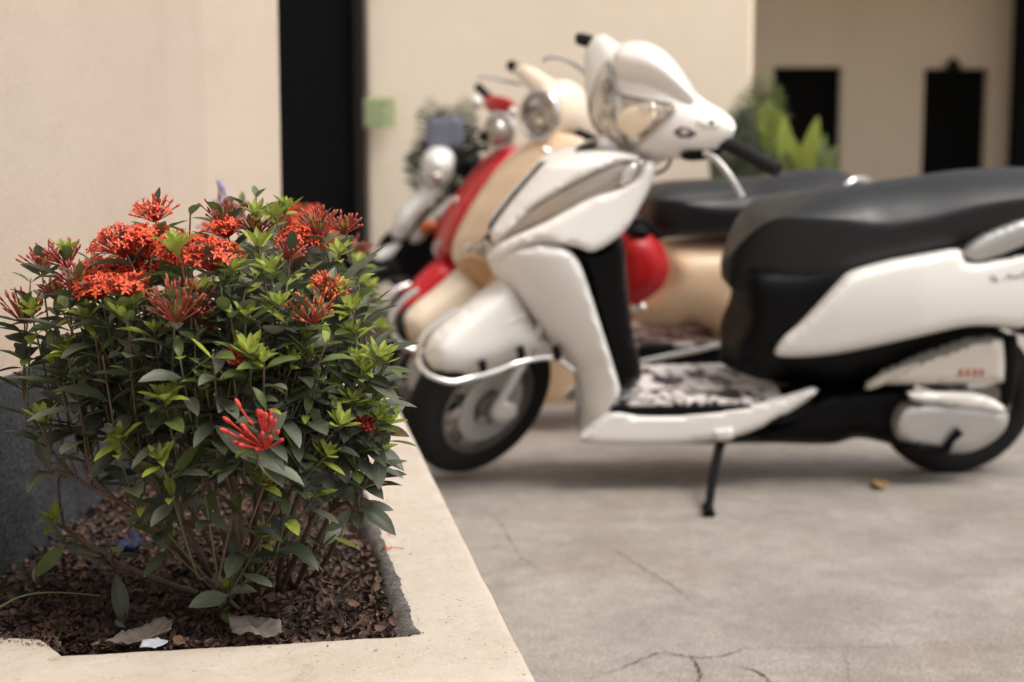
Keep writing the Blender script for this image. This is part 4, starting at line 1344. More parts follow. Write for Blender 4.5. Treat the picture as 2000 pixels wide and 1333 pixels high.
# fork legs
S.tube('fork_leg', [(968, 800, .11), (1000, 745, .10), (1045, 660, .07), (1090, 560, .04)], [.013, .014, .016, .016], M['silver'])
S.tube('fork_leg', [(955, 765, -.08), (1010, 700, -.08), (1060, 620, -.06), (1100, 540, -.04)], [.013, .014, .016, .016], M['silver'])
S.blob('brake_caliper', [(955, 800), (975, 780), (1005, 785), (1010, 812), (985, 828), (960, 822)], .10, .02, M['silver'], 10, 7)
# core (black inner body of the front)
S.blob('front_core', [(1010, 470), (1080, 370), (1140, 334), (1240, 330), (1262, 350), (1245, 400), (1205, 462), (1224, 560), (1234, 650), (1246, 712), (1238, 748), (1205, 768), (1165, 835), (1140, 850), (1152, 780), (1124, 690), (1056, 600), (1008, 530)],
       0.0, 0.130, M['black'], 45, 11)
S.panel('front_panel', [(958, 462), (975, 430), (1010, 385), (1060, 328), (1095, 308), (1132, 299), (1212, 299), (1252, 309), (1200, 322), (1140, 348), (1080, 381), (1032, 413), (985, 462), (968, 478)], front_field, 0.012, M['white'], 7, 8, mirror=True)
S.panel('light_strip', [(930, 488), (950, 470), (968, 478), (1032, 415), (1080, 383), (1140, 350), (1200, 324), (1252, 311), (1258, 322), (1240, 350), (1190, 373), (1150, 388), (1060, 435), (1000, 462), (965, 490), (948, 503), (932, 500)], front_field, 0.005, M['lens'], 8, 7, mirror=True)
S.panel('light_insert', [(1212, 352), (1218, 332), (1236, 317), (1246, 324), (1240, 342), (1222, 360), (1208, 362)], lambda a, b: front_field(a, b) + .008, 0.008, M['chrome'], 7, 5, mirror=True)
S.panel('side_wing', [(952, 502), (972, 480), (1002, 464), (1062, 438), (1150, 391), (1200, 374), (1242, 352), (1262, 318), (1282, 322), (1272, 360), (1254, 398), (1218, 454), (1162, 491), (1130, 484), (1100, 478), (1050, 474), (1000, 492), (965, 520)], lambda a, b: front_field(a, b) + .006, 0.016, M['white'], 8, 8, mirror=True)
S.panel('leg_shield', [(956, 512), (985, 494), (1045, 478), (1098, 484), (1128, 508), (1146, 552), (1176, 645), (1208, 748), (1209, 772), (1196, 800), (1185, 815), (1178, 848), (1155, 858), (1131, 861), (1137, 810), (1131, 762), (1118, 721), (1083, 679), (1033, 612), (970, 540)], front_field, 0.018, M['white'], 9, 9, smooth=4, mirror=True)
S.blob('inner_panel', [(1112, 488), (1160, 492), (1214, 462), (1226, 560), (1236, 648), (1252, 712), (1250, 745), (1214, 752), (1196, 720), (1160, 600), (1140, 530)], 0.03, 0.125, M['black'], 14, 9)
# fender with chrome guard
def fend_y(px, py): return 0.135 * max(0, min(1, (1080 - px) / 260)) + 0.01
S.blob('front_fender', [(831, 692), (838, 664), (864, 638), (908, 600), (960, 562), (1004, 541), (1020, 575), (1050, 632), (1092, 686), (1060, 698), (1010, 708), (960, 725), (905, 737), (864, 733), (841, 718)], fend_y, 0.088, M['white'], 44, 8, power=.42)
S.panel('fender_crease', [(975, 640), (1010, 618), (1024, 615), (1022, 622), (990, 640), (978, 648)], lambda a, b: fend_y(a, b) + .084, 0.006, M['white'], 5, 4)
S.tube('fender_guard', [(893, 604, .19), (852, 632, .21), (825, 660, .225), (816, 695, .235), (833, 729, .235), (878, 746, .225), (915, 740, .205), (965, 727, .19), (1012, 709, .17), (1060, 699, .14), (1090, 702, .13), (1120, 724, .13)], 0.0068, M['chrome'], sides=12)
for q in ((943, 716, .165), (1018, 692, .145), (1088, 692, .125)):
    c = S.p(*q)
    tube('guard_clip', [c + Vector((0, -.03, .004)), c + Vector((0, 0, .002)), c + Vector((0, .02, -.004))], [.010, .011, .009], M['black'], S.root, 10, 0)
# floorboard
zf = S.p(1330, 796, .17).z
def fl(px, py): return S.p(px, py, .17)
xA, xB = S.p(1196, 800, .17).x, S.p(1600, 775, .17).x
xC = S.p(1530, 775, .17).x
fb = [(xA, -.17), (xA, .17), (xC, .175), (xB, .12), (xB, -.12), (xC, -.175)]
fvv = [(a, b, zf) for a, b in fb] + [(a, b, zf - .045) for a, b in fb]
o = mesh_obj('floorboard', fvv, [(0, 1, 2, 3, 4, 5), (11, 10, 9, 8, 7, 6)] + [(i, (i + 1) % 6, (i + 1) % 6 + 6, i + 6) for i in range(6)], M['black'], S.root, smooth=False); fix_normals(o)
mv = [(xA - .012, -.150), (xA - .012, .150), (xA - .03, .158), (xC + .02, .155), (xC - .01, .13), (xC - .02, 0), (xC - .01, -.13), (xC + .02, -.155)]
nm_ = len(mv)
mm_ = [(a, b, zf + .008 + .0) for a, b in mv] + [(a, b, zf + .0005) for a, b in mv]
o = mesh_obj('floor_mat', mm_, [tuple(range(nm_)), tuple(range(2 * nm_ - 1, nm_ - 1, -1))] + [(i, (i + 1) % nm_, (i + 1) % nm_ + nm_, i + nm_) for i in range(nm_)], M['mat'], S.root, smooth=False); fix_normals(o)
S.panel('floor_side_panel', [(1134, 862), (1150, 838), (1196, 806), (1240, 811), (1300, 812), (1370, 808), (1450, 797), (1530, 780), (1596, 761), (1572, 786), (1530, 812), (1470, 842), (1400, 861), (1300, 868), (1220, 868)], 0.168, 0.018, M['white'], 8, 8, smooth=4, mirror=True)
S.blob('footrest_bracket', [(1392, 838), (1432, 834), (1436, 846), (1430, 858), (1400, 862), (1390, 852)], .175, .018, M['white'], 7, 6)
# rear body
S.blob('rear_body', [(1450, 500), (1432, 560), (1444, 610), (1424, 655), (1402, 690), (1412, 712), (1470, 738), (1560, 752), (1640, 762), (1720, 742), (1790, 702), (1880, 652), (1940, 640), (1995, 644), (2060, 610), (2130, 520), (2150, 430), (2080, 400), (1900, 430), (1700, 470), (1560, 500)], 0.0, 0.150, M['black'], 48, 12)
S.cushion('seat', [(1412, 505, 1411, 512, 1412, 524, .02), (1430, 472, 1429, 484, 1424, 560, .055), (1458, 434, 1460, 450, 1450, 580, .088), (1488, 411, 1490, 430, 1484, 584, .112), (1534, 392, 1536, 424, 1530, 584, .130), (1620, 371, 1620, 430, 1610, 566, .145),
               (1700, 360, 1700, 440, 1690, 532, .150), (1785, 348, 1785, 430, 1770, 508, .152), (1870, 337, 1870, 404, 1870, 486, .152), (1960, 331, 1960, 388, 1960, 462, .150), (2050, 332, 2050, 380, 2050, 440, .14), (2110, 340, 2110, 378, 2110, 430, .11), (2150, 360, 2150, 380, 2150, 412, .04)], M['seat'])
def rear_field(px, py):
    return 0.150 - 0.035 * max(0, (px - 1800) / 350) + 0.02 * math.sin(max(0, min(1, (py - 480) / 220)) * math.pi)
S.panel('side_panel', [(1513, 690), (1532, 662), (1562, 638), (1600, 600), (1640, 556), (1668, 533), (1740, 512), (1800, 500), (1872, 487), (1892, 512), (1955, 503), (2060, 478), (2150, 450), (2172, 480), (2120, 560), (2050, 606), (1995, 640), (1940, 637), (1880, 639), (1780, 661), (1660, 687), (1580, 697), (1530, 697)], rear_field, 0.028, M['white'], 18, 8, smooth=4, mirror=True)
S.blob('grab_rail', [(1880, 494), (1898, 474), (1935, 452), (2000, 428), (2090, 402), (2150, 395), (2150, 425), (2080, 446), (2000, 480), (1950, 500), (1900, 511)], .150, .022, M['silver'], 18, 8, mirror=False)
# faint script on the side panel
for (a, b) in (([(1932, 548), (1938, 540), (1946, 544), (1940, 550), (1950, 548)], 1), ([(1956, 549), (1958, 546)], 1), ([(1964, 547), (1972, 536), (1976, 546), (1984, 538), (1988, 545)], 1), ([(1990, 544), (2000, 532), (2003, 543), (2016, 536)], 1)):
    S.tube('script_lettering', [(x, y, rear_field(x, y) + .029) for x, y in a], .0014, M['darkmark'], sides=5, n=4)
# engine, air box, cover
S.blob('engine', [(1300, 858), (1420, 850), (1530, 812), (1600, 765), (1700, 752), (1780, 758), (1790, 840), (1768, 872), (1680, 856), (1620, 868), (1500, 866), (1300, 867)], 0.0, 0.12, M['black'], 26, 11)
S.blob('air_box', [(1712, 750), (1762, 722), (1830, 694), (1905, 668), (1950, 663), (1960, 672), (1962, 738), (1952, 748), (1850, 750)], .125, .035, M['greyplastic'], 10, 8, smooth=3)
for k, x in enumerate((1872, 1886, 1900, 1913)):
    S.blob('red_lettering', [(x, 734), (x + 3, 722), (x + 9, 722), (x + 6, 735)], .162, .002, M['redprint'], 3, 4, smooth=2)
S.blob('trim_strip', [(1688, 758), (1705, 742), (1745, 722), (1800, 707), (1806, 712), (1780, 728), (1730, 750), (1700, 761)], .145, .015, M['greyplastic'], 7, 6, smooth=3)
S.blob('engine_cover', [(1744, 832), (1752, 806), (1778, 788), (1850, 786), (1930, 794), (1968, 806), (1962, 840), (1930, 868), (1890, 884), (1840, 884), (1780, 874), (1752, 856)], .135, .04, M['silver'], 18, 8)
S.blob('cover_rib', [(1780, 768), (1860, 768), (1930, 776), (1962, 796), (1966, 808), (1900, 800), (1830, 790), (1784, 784)], .160, .022, M['white'], 8, 6, smooth=3)
S.tube('kick_lever', [(1848, 878, .18), (1858, 860, .185), (1876, 842, .185)], [.012, .009, .012], M['black'])
S.blob('engine_base', [(1762, 868), (1800, 862), (1850, 874), (1846, 894), (1800, 892), (1768, 884)], .15, .03, M['black'], 8, 7)
S.tube('rear_shock', [(1975, 655, .11), (1972, 700, .11), (1968, 745, .115), (1965, 790, .12)], [.014, .022, .022, .012], M['black'])
S.blob('rear_fender', [(1968, 640), (2020, 600), (2090, 600), (2120, 680), (2100, 720), (2070, 680), (2010, 660)], 0, .06, M['black'], 20, 10)
S.blob('tail_light', [(2120, 560), (2165, 470), (2190, 460), (2185, 520), (2150, 575)], 0, .10, M['red'], 22, 9)
# side stand, touching the ground
foot = S.inv @ on_z(1383, 1001, 0.008)
top_ = S.p(1408, 862, .14)
tube('side_stand', [top_, top_.lerp(foot, .5) + Vector((.004, 0, 0)), foot], [.013, .011, .010], M['black'], S.root, 10, 4)
tube('stand_foot', [foot + Vector((.0, -.012, .012)), foot + Vector((0, .018, -.0))], [.013, .014], M['black'], S.root, 8, 0)
# ------ head
def ring_at(U, L, yc, t, k=0.55):
    """egg shaped section through silhouette points U and L; front (towards the lamp) bulges to the rider's left"""
    mx, my = (U[0] + L[0]) / 2, (U[1] + L[1]) / 2
    dx, dy = (L[0] - U[0]), (L[1] - U[1])
    return [(U[0], U[1], yc), (mx - dx * .28, my - dy * .28, yc + t * .86), (mx + dx * .02, my + dy * .02, yc + t), (mx + dx * .32, my + dy * .32, yc + t * .78), (L[0], L[1], yc),
            (mx + dx * .3, my + dy * .3, yc - t * .7), (mx, my, yc - t * .9), (mx - dx * .3, my - dy * .3, yc - t * .7)]
HS = [((1160, 72), (1143, 98), -.235, .014), ((1180, 68), (1141, 128), -.21, .035), ((1206, 84), (1144, 190), -.15, .060), ((1240, 94), (1152, 236), -.10, .085), ((1282, 106), (1176, 272), -.045, .105),
      ((1318, 134), (1210, 298), .005, .112), ((1346, 168), (1246, 312), .055, .10), ((1374, 194), (1296, 310), .105, .082), ((1408, 214), (1352, 310), .155, .062), ((1430, 232), (1402, 293), .195, .042), ((1437, 248), (1430, 272), .22, .016)]
head = S.rings('head_cowl', [ring_at(*h) for h in HS], M['white'], span=5)
hb = BVHTree.FromObject(head, bpy.context.evaluated_depsgraph_get()) if False else BVHTree.FromPolygons([v.co.copy() for v in head.data.vertices], [tuple(p.vertices) for p in head.data.polygons])
def head_y(px, py):
    d = (S.inv3 @ ray(px, py)).normalized()
    h_ = hb.ray_cast(S.cam, d)
    if h_[0] is None:
        n_ = hb.find_nearest(S.p(px, py, .03))
        return n_[0].y
    return h_[0].y
S.panel('headlight', [(1186, 118), (1196, 146), (1208, 180), (1262, 194), (1322, 206), (1296, 236), (1262, 266), (1234, 288), (1202, 284), (1166, 254), (1150, 214), (1160, 165), (1176, 128)], head_y, 0.010, M['headlight'], 12, 7, smooth=4, skirt=.015)
S.panel('headlight_reflector', [(1205, 236), (1225, 212), (1262, 206), (1282, 222), (1262, 252), (1236, 268), (1214, 258)], lambda a, b: head_y(a, b) + .010, 0.006, M['cream'], 9, 6)
S.panel('headlight_bulb', [(1250, 200), (1275, 198), (1280, 214), (1264, 222), (1250, 214)], lambda a, b: head_y(a, b) + .014, 0.008, M['chrome'], 7, 4)
S.tube('headlight_trim', [(x, y, head_y(x, y) + .010) for x, y in ((1188, 116), (1198, 148), (1209, 182), (1262, 196), (1318, 208), (1294, 238), (1262, 267), (1234, 289), (1202, 285), (1166, 255), (1150, 214))], .0032, M['lens'], sides=6)
HUMP = []
for U2, L2 in (((1200, 100), (1199, 128)), ((1210, 88), (1200, 160)), ((1234, 81), (1222, 184)), ((1266, 84), (1256, 190)), ((1298, 101), (1288, 199)), ((1324, 128), (1314, 205)), ((1346, 160), (1336, 206)), ((1362, 188), (1352, 200))):
    k_ = np.interp(U2[0], [h[0][0] for h in HS], range(len(HS)))
    yc_ = np.interp(k_, range(len(HS)), [h[2] for h in HS])
    mx_, my_ = (U2[0] * .35 + L2[0] * .65), (U2[1] * .35 + L2[1] * .65)
    HUMP.append((U2, (L2[0], L2[1] + 4), yc_, max(.02, head_y(mx_, my_) + .026 - yc_)))
HUMP[0] = HUMP[0][:3] + (HUMP[0][3] * .75,)
S.rings('windscreen_cowl', [ring_at(*h) for h in HUMP], M['white'], span=5)
S.panel('badge', [(1312, 258), (1330, 247), (1350, 252), (1364, 262), (1348, 270), (1328, 270)], head_y, 0.003, M['darkmark'], 4, 5, smooth=0)
S.panel('badge_inset', [(1326, 259), (1336, 252), (1347, 258), (1337, 266)], lambda a, b: head_y(a, b) + .003, 0.0015, M['greyplastic'], 3, 4, smooth=0)
S.panel('indicator_housing', [(1358, 238), (1380, 228), (1404, 228), (1414, 240), (1400, 252), (1374, 250)], head_y, 0.005, M['white'], 8, 5)
S.panel('indicator_hole', [(1386, 236), (1394, 236), (1394, 244), (1386, 244)], lambda a, b: head_y(a, b) + .005, 0.002, M['black'], 3, 3)
S.tube('left_grip', [(1402, 276, .20), (1430, 286, .24), (1470, 306, .29), (1506, 326, .33), (1520, 333, .345)], [.013, .0165, .0165, .0165, .015], M['rubber'], sides=14)
S.tube('left_lever', [(1376, 299, .22), (1398, 312, .25), (1424, 342, .28), (1444, 374, .30), (1449, 386, .305)], [.0075, .0085, .0085, .008, .0095], M['silver'])
S.blob('lever_holder', [(1330, 300), (1380, 284), (1420, 276), (1410, 298), (1380, 312), (1340, 314)], .19, .02, M['black'], 8, 6)
S.tube('right_grip', [(1160, 84, -.235), (1146, 80, -.26), (1134, 77, -.285)], [.016, .0165, .0165], M['rubber'], sides=14)
S.blob('bar_end', [(1124, 68), (1134, 65), (1143, 70), (1144, 82), (1135, 88), (1124, 84)], -.29, .014, M['black'], 10, 5)
S.tube('right_lever', [(1150, 150, -.24), (1128, 130, -.26), (1100, 115, -.28), (1076, 112, -.29), (1060, 118, -.295)], [.006, .006, .005, .005, .006], M['silver'])
S.blob('neck', [(1180, 262), (1250, 292), (1290, 302), (1276, 330), (1240, 338), (1190, 326), (1166, 300)], 0.0, .05, M['white'], 20, 9)
S.blob('neck_cover', [(1240, 306), (1300, 305), (1296, 316), (1270, 322), (1236, 322)], .05, .03, M['white'], 10, 7)
S.tube('brake_cable', [(1296, 300, .10), (1310, 306, .11), (1300, 330, .08), (1270, 344, .05)], .004, M['black'])

# ---------------------------------------------------------------- second scooter, cream and peach, round headlight
T = Scooter('cream_scooter', (816, 828), (1600, 816), 9.0, 'cream and peach retro scooter with round headlight, second in the row')
T.wheel('front_wheel', T.p(838, 706, .02), steer_axis(R(28)) @ Vector((0, 1, 0)), 0.205, 0.085)
T.wheel('rear_wheel', Vector((0, 0, .205)), (0, 1, 0), .205, .09, disc=False)
def tf(px, py): return 0.12 * max(0, min(1, (1000 - px) / 240))
T.blob('front_fender', [(782, 642), (790, 616), (814, 590), (854, 560), (895, 524), (935, 530), (975, 580), (1010, 650), (980, 680), (900, 690), (830, 684), (798, 670), (786, 658)], tf, .085, M['cream'], 40, 8, power=.42)
T.tube('fender_guard', [(816, 566, .20), (788, 586, .22), (766, 616, .24), (766, 646, .25), (786, 674, .25), (822, 686, .24), (870, 686, .17), (940, 668, .17)], .0085, M['chrome'])
tyl = [270, 300, 345, 410, 470, 505, 545, 600, 700, 780]; txl = [1054, 1004, 962, 918, 888, 884, 912, 960, 1010, 1020]
def tfield(px, py):
    u = min(1, max(0, (px - np.interp(py, tyl, txl) + 3) / 130)); return .015 + .165 * math.sqrt(max(0, 1 - (1 - u) ** 2))
T.panel('leg_shield', [(1056, 266), (1100, 262), (1150, 280), (1170, 330), (1160, 420), (1150, 560), (1160, 700), (1140, 780), (1030, 780), (1008, 700), (960, 602), (912, 545), (884, 508), (888, 468), (918, 408), (962, 343), (1008, 295)], tfield, .016, M['peach'], 12, 10)
T.panel('leg_shield_lower', [(905, 500), (950, 505), (965, 530), (955, 560), (935, 565), (905, 542), (890, 520)], lambda a, b: tfield(a, b) + .012, .006, pm('orange_peach', (.60, .33, .15), .35, 0, .5), 8, 7)
T.blob('inner_panel', [(1060, 300), (1140, 300), (1190, 480), (1210, 640), (1200, 720), (1120, 760), (1040, 740), (1000, 620), (930, 510), (960, 420)], 0, .12, M['peach'], 40, 12)
T.tube('shield_trim', [(1062, 292, .16), (1072, 300, .165), (1066, 316, .165), (1060, 330, .165)], .010, M['chrome'])
T.tube('shield_trim', [(1082, 292, .16), (1080, 300, .165), (1074, 312, .165)], .008, M['white'])
T.blob('emblem', [(905, 484), (916, 470), (930, 472), (934, 484), (922, 498), (908, 498)], .13, .016, M['chrome'], 8, 5)
# head
T.rings('head_cowl', [[(c[0] + c[2] * math.cos(a) * .92, c[1] + c[3] * math.sin(a), c[4] + c[5] * math.cos(a)) for a in np.linspace(0, 2 * math.pi, 9)[:-1]] for c in
        ((1062, 226, 36, 50, .10, .03), (1078, 222, 44, 58, .08, .035), (1098, 222, 44, 66, .04, .04), (1116, 228, 38, 66, 0, .04), (1132, 238, 28, 58, -.05, .03), (1142, 248, 12, 34, -.08, .015))], M['cream'])
def ring_ellipse(cx, cy, rx, ry, y0, dy, n=18): return [(cx + rx * math.cos(a), cy + ry * math.sin(a), y0 + dy * math.cos(a)) for a in np.linspace(0, 2 * math.pi, n + 1)[:-1]]
def closed_tube(sc, name, pts, rad, mat, sides=8):
    P = catmull([tuple(sc.p(*q)) for q in pts], 3, True); n = len(P)
    v, f = tube_geo(list(P) + [P[0], P[1]], rad, sides, False)
    return mesh_obj(name, v, f, mat, sc.root)
closed_tube(T, 'headlight_ring', ring_ellipse(1053, 226, 35, 47, .125, .045), .0085, M['chrome'], 10)
T.blob('headlight', ring_ellipse(1053, 226, 33, 45, 0, 0) and [(q[0], q[1]) for q in ring_ellipse(1053, 226, 33, 45, 0, 0)], lambda a, b: .118 + .045 * (a - 1053) / 35, .016, M['headlight'], 30, 7, 0)
T.blob('headlight_bulb', [(1046, 236), (1054, 230), (1062, 236), (1060, 246), (1050, 246)], .138, .01, M['cream'], 6, 4)
T.rings('bar_cover', [[(c[0] + c[2] * math.cos(a), c[1] + c[2] * math.sin(a), c[3]) for a in np.linspace(0, 2 * math.pi, 7)[:-1]] for c in ((1012, 138, 9, -.22), (1030, 146, 17, -.19), (1052, 164, 22, -.14), (1076, 184, 26, -.09), (1090, 200, 26, -.05))], M['cream'])
T.tube('right_grip', [(1014, 138, -.22), (1004, 132, -.25), (998, 128, -.27)], [.014, .016, .017], M['rubber'])
T.tube('right_lever', [(1020, 165, -.23), (990, 160, -.25), (960, 152, -.27), (932, 150, -.28)], [.005, .005, .004, .005], M['silver'])
T.tube('left_grip', [(1130, 262, .10), (1160, 275, .16), (1210, 300, .22)], .016, M['rubber'])
T.blob('neck', [(1070, 262), (1140, 262), (1146, 300), (1120, 330), (1070, 310)], 0, .07, M['peach'], 20, 9)
T.blob('brown_piece', [(1090, 262), (1110, 268), (1128, 290), (1110, 300), (1092, 285)], .09, .02, pm('plain_brown', (.28, .12, .06), .4), 8, 6)  # small brown piece low on the head, right of the headlight
# floor, body, seat
tzf = T.p(1330, 683, .17).z
xa, xb = T.p(1200, 700, .17).x, T.p(1460, 680, .17).x
o = box('floorboard', xb, xa, -.17, .17, tzf - .05, tzf - .003, M['black'], T.root, .01)
o = box('floor_mat', xb + .01, xa - .01, -.155, .135, tzf - .0025, tzf + .006, M['mat'], T.root, .002)
T.tube('floor_edge', [(1205, 716, .17), (1250, 706, .17), (1300, 696, .17), (1360, 684, .17), (1428, 668, .17)], .0085, M['chrome'])
T.blob('rear_body', [(1262, 478), (1330, 466), (1440, 462), (1600, 462), (1720, 470), (1780, 540), (1790, 640), (1700, 700), (1560, 720), (1430, 690), (1370, 642), (1290, 644), (1236, 625), (1252, 592), (1285, 545), (1280, 500)], 0, .165, M['peach'], 60, 12)
T.cushion('seat', [(1252, 392, 1252, 400, 1254, 412, .03), (1264, 372, 1266, 386, 1262, 436, .09), (1300, 357, 1300, 392, 1300, 456, .125), (1380, 351, 1380, 408, 1380, 464, .14), (1460, 349, 1460, 408, 1460, 464, .145), (1530, 338, 1530, 394, 1530, 460, .145), (1610, 331, 1610, 376, 1610, 450, .14), (1655, 340, 1655, 366, 1655, 430, .12), (1684, 364, 1684, 378, 1684, 410, .05)], M['seat'])
T.tube('seat_piping', [(1270, 392, .13), (1340, 392, .146), (1440, 384, .15), (1530, 368, .15), (1600, 362, .146), (1655, 350, .12)], .004, M['seat'])
T.tube('grab_rail', [(1640, 372, .12), (1668, 352, .10), (1690, 350, .05), (1700, 356, 0)], .009, M['chrome'])
T.blob('hook_latch', [(1228, 604), (1236, 592), (1262, 592), (1266, 606), (1250, 612), (1234, 612)], .12, .02, M['chrome'], 7, 5)

# red bag between them
bagS = Scooter('red_bag', (816, 828), (1600, 816), 3.0, 'glossy red rounded bag hanging behind the white scooter leg shield')
bagS.root['category'] = 'bag'; del bagS.root['group']
bagS.blob('bag_body', [(1206, 468), (1230, 452), (1262, 452), (1288, 472), (1304, 505), (1306, 530), (1292, 562), (1262, 586), (1236, 596), (1218, 580), (1208, 540)], .22, .055, M['redbag'], 42, 8)
bagS.tube('bag_handle', [(1222, 462, .22), (1232, 438, .22), (1252, 430, .22), (1272, 444, .22), (1282, 468, .22)], .007, M['black'])
bagS.blob('bag_clasp', [(1226, 450), (1250, 440), (1270, 452), (1262, 466), (1234, 466)], .24, .025, M['black'], 10, 6)

# ---------------------------------------------------------------- third scooter, red
U_ = Scooter('red_scooter', (806, 760), (1470, 752), 9.0, 'red scooter with chrome trim mostly hidden behind the cream one')
U_.wheel('front_wheel', U_.p(846, 650, .02), steer_axis(R(25)) @ Vector((0, 1, 0)), 0.21, 0.085)
U_.wheel('rear_wheel', Vector((0, 0, .208)), (0, 1, 0), .208, .09, disc=False)
U_.blob('front_fender', [(772, 604), (782, 584), (804, 554), (836, 520), (872, 498), (910, 520), (940, 580), (920, 640), (840, 650), (790, 630), (768, 618)], lambda a, b: .14 * max(0, min(1, (960 - a) / 180)), .085, M['red'], 34, 8, power=.42)
U_.tube('fender_guard', [(800, 556, .20), (775, 566, .22), (759, 582, .24), (758, 602, .25), (772, 618, .25), (800, 630, .24), (850, 640, .22)], .010, M['chrome'])
U_.blob('leg_shield', [(992, 286), (1020, 290), (1050, 340), (1060, 480), (1070, 620), (960, 640), (900, 560), (864, 512), (848, 492), (853, 448), (880, 396), (926, 332), (966, 292)], 0, .17, M['red'], 40, 10)
U_.tube('shield_trim', [(862, 470, .12), (850, 484, .12), (853, 498, .11), (862, 508, .10)], .008, M['chrome'])
U_.blob('trim_clip', [(884, 392), (892, 384), (898, 392), (890, 402)], .13, .015, M['chrome'], 5, 3)
U_.rings('head_cowl', [[(c[0] + c[2] * math.cos(a), c[1] + c[2] * .9 * math.sin(a), c[3] + .03 * math.cos(a)) for a in np.linspace(0, 2 * math.pi, 8)[:-1]] for c in ((952, 196, 8, -.10), (962, 202, 17, -.06), (976, 208, 22, 0), (992, 212, 18, .05), (1004, 214, 8, .09))], M['red'])
U_.blob('mirror', [(922, 190), (934, 188), (942, 198), (940, 212), (928, 214), (920, 204)], -.1, .02, M['white'], 10, 5)
U_.blob('indicator', [(996, 210), (1008, 210), (1014, 220), (1006, 230), (994, 226)], .1, .02, M['white'], 8, 5)
U_.tube('right_grip', [(934, 170, -.24), (944, 180, -.2), (956, 192, -.15)], .016, M['rubber'])
U_.blob('headlight', ring_ellipse(975, 256, 27, 33, 0, 0) and [(q[0], q[1]) for q in ring_ellipse(975, 256, 27, 33, 0, 0)], .08, .05, M['headlight'], 24, 6, 0)
closed_tube(U_, 'headlight_ring', ring_ellipse(975, 256, 27, 33, .08, .03), .009, M['chrome'])
U_.blob('neck', [(958, 220), (990, 220), (1004, 260), (1004, 300), (972, 300), (955, 260)], 0, .05, M['silver'], 16, 7)
U_.blob('horn', [(934, 262), (946, 256), (960, 266), (956, 280), (942, 278)], .06, .02, M['black'], 8, 5)
U_.blob('rear_body', [(1180, 480), (1300, 470), (1480, 470), (1560, 520), (1540, 620), (1400, 660), (1240, 640), (1190, 560)], 0, .16, M['red'], 50, 13)
U_.loft('seat', [(1170, 420, 1170, 436, .03, 2.2, 0), (1190, 404, 1190, 470, .10, 2.6, 0), (1300, 400, 1300, 478, .135, 3, 0), (1440, 396, 1440, 474, .14, 3, 0), (1530, 400, 1530, 456, .12, 2.6, 0), (1560, 416, 1560, 440, .04, 2.2, 0)], M['seat'])
ux0, ux1 = U_.p(1230, 640, .17).x, U_.p(1050, 640, .17).x
box('floorboard', ux0, ux1, -.16, .16, .26, .30, M['black'], U_.root, .01)

# ---------------------------------------------------------------- fourth: white and black motorbike
V_ = Scooter('white_motorbike', (768, 715), (1360, 706), 8.0, 'white and black motorbike furthest back in the row, orange indicator on its flank')
V_.root['category'] = 'motorbike'
V_.wheel('front_wheel', V_.p(772, 618, .0), steer_axis(R(15)) @ Vector((0, 1, 0)), 0.27, 0.08)
V_.wheel('rear_wheel', Vector((0, 0, .27)), (0, 1, 0), .27, .09, disc=False)
V_.blob('front_fender', [(724, 518), (732, 496), (756, 478), (786, 466), (794, 476), (776, 500), (752, 524), (732, 530)], .02, .05, M['white'], 16, 7)
V_.blob('front_cowl', [(764, 452), (776, 418), (800, 388), (832, 366), (856, 370), (846, 396), (820, 430), (800, 466), (776, 478)], .03, .08, M['white'], 22, 8)
V_.blob('leg_shield', [(800, 470), (824, 436), (858, 404), (888, 380), (880, 412), (846, 442), (820, 474)], .08, .05, M['greyplastic'], 14, 7)
V_.blob('body', [(742, 470), (780, 440), (850, 400), (900, 360), (980, 420), (1200, 420), (1340, 400), (1350, 470), (1200, 540), (1000, 600), (880, 600), (820, 560), (770, 560), (735, 520)], 0, .07, M['black'], 40, 11)
V_.blob('head_cowl', [(822, 330), (830, 300), (850, 288), (876, 292), (888, 312), (884, 344), (862, 366), (836, 364)], .03, .10, M['white'], 34, 7)
V_.blob('headlight', [(836, 340), (850, 334), (868, 342), (864, 360), (846, 362)], .12, .02, M['headlight'], 12, 5)
V_.blob('handle_cluster', [(890, 300), (912, 290), (936, 302), (940, 330), (922, 352), (896, 346), (886, 322)], .02, .08, M['black'], 22, 7)
V_.blob('number_plate', [(832, 230), (904, 228), (906, 286), (834, 290)], .0, .006, M['bluegrey'], 3, 8, smooth=0)
V_.tube('plate_stay', [(868, 288, -.01), (866, 300, .0), (864, 312, .02)], .007, M['black'])
V_.blob('indicator', [(820, 440), (838, 430), (854, 434), (850, 450), (832, 458), (820, 454)], .13, .02, M['orange'], 8, 5)
V_.tube('left_grip', [(905, 302, .1), (930, 290, .2), (950, 290, .3)], .015, M['rubber'])
V_.tube('right_grip', [(850, 300, -.1), (836, 288, -.2), (826, 284, -.3)], .015, M['rubber'])
V_.loft('seat', [(1010, 430, 1010, 440, .03, 2.2, 0), (1040, 410, 1040, 450, .1, 2.6, 0), (1180, 404, 1180, 446, .13, 3, 0), (1320, 390, 1320, 430, .12, 2.6, 0), (1350, 396, 1350, 420, .05, 2.2, 0)], M['seat'])
V_.tube('side_stand', [(1080, 590, .06), (1078, 650, .12), (1076, 722, .2)], .01, M['black'])

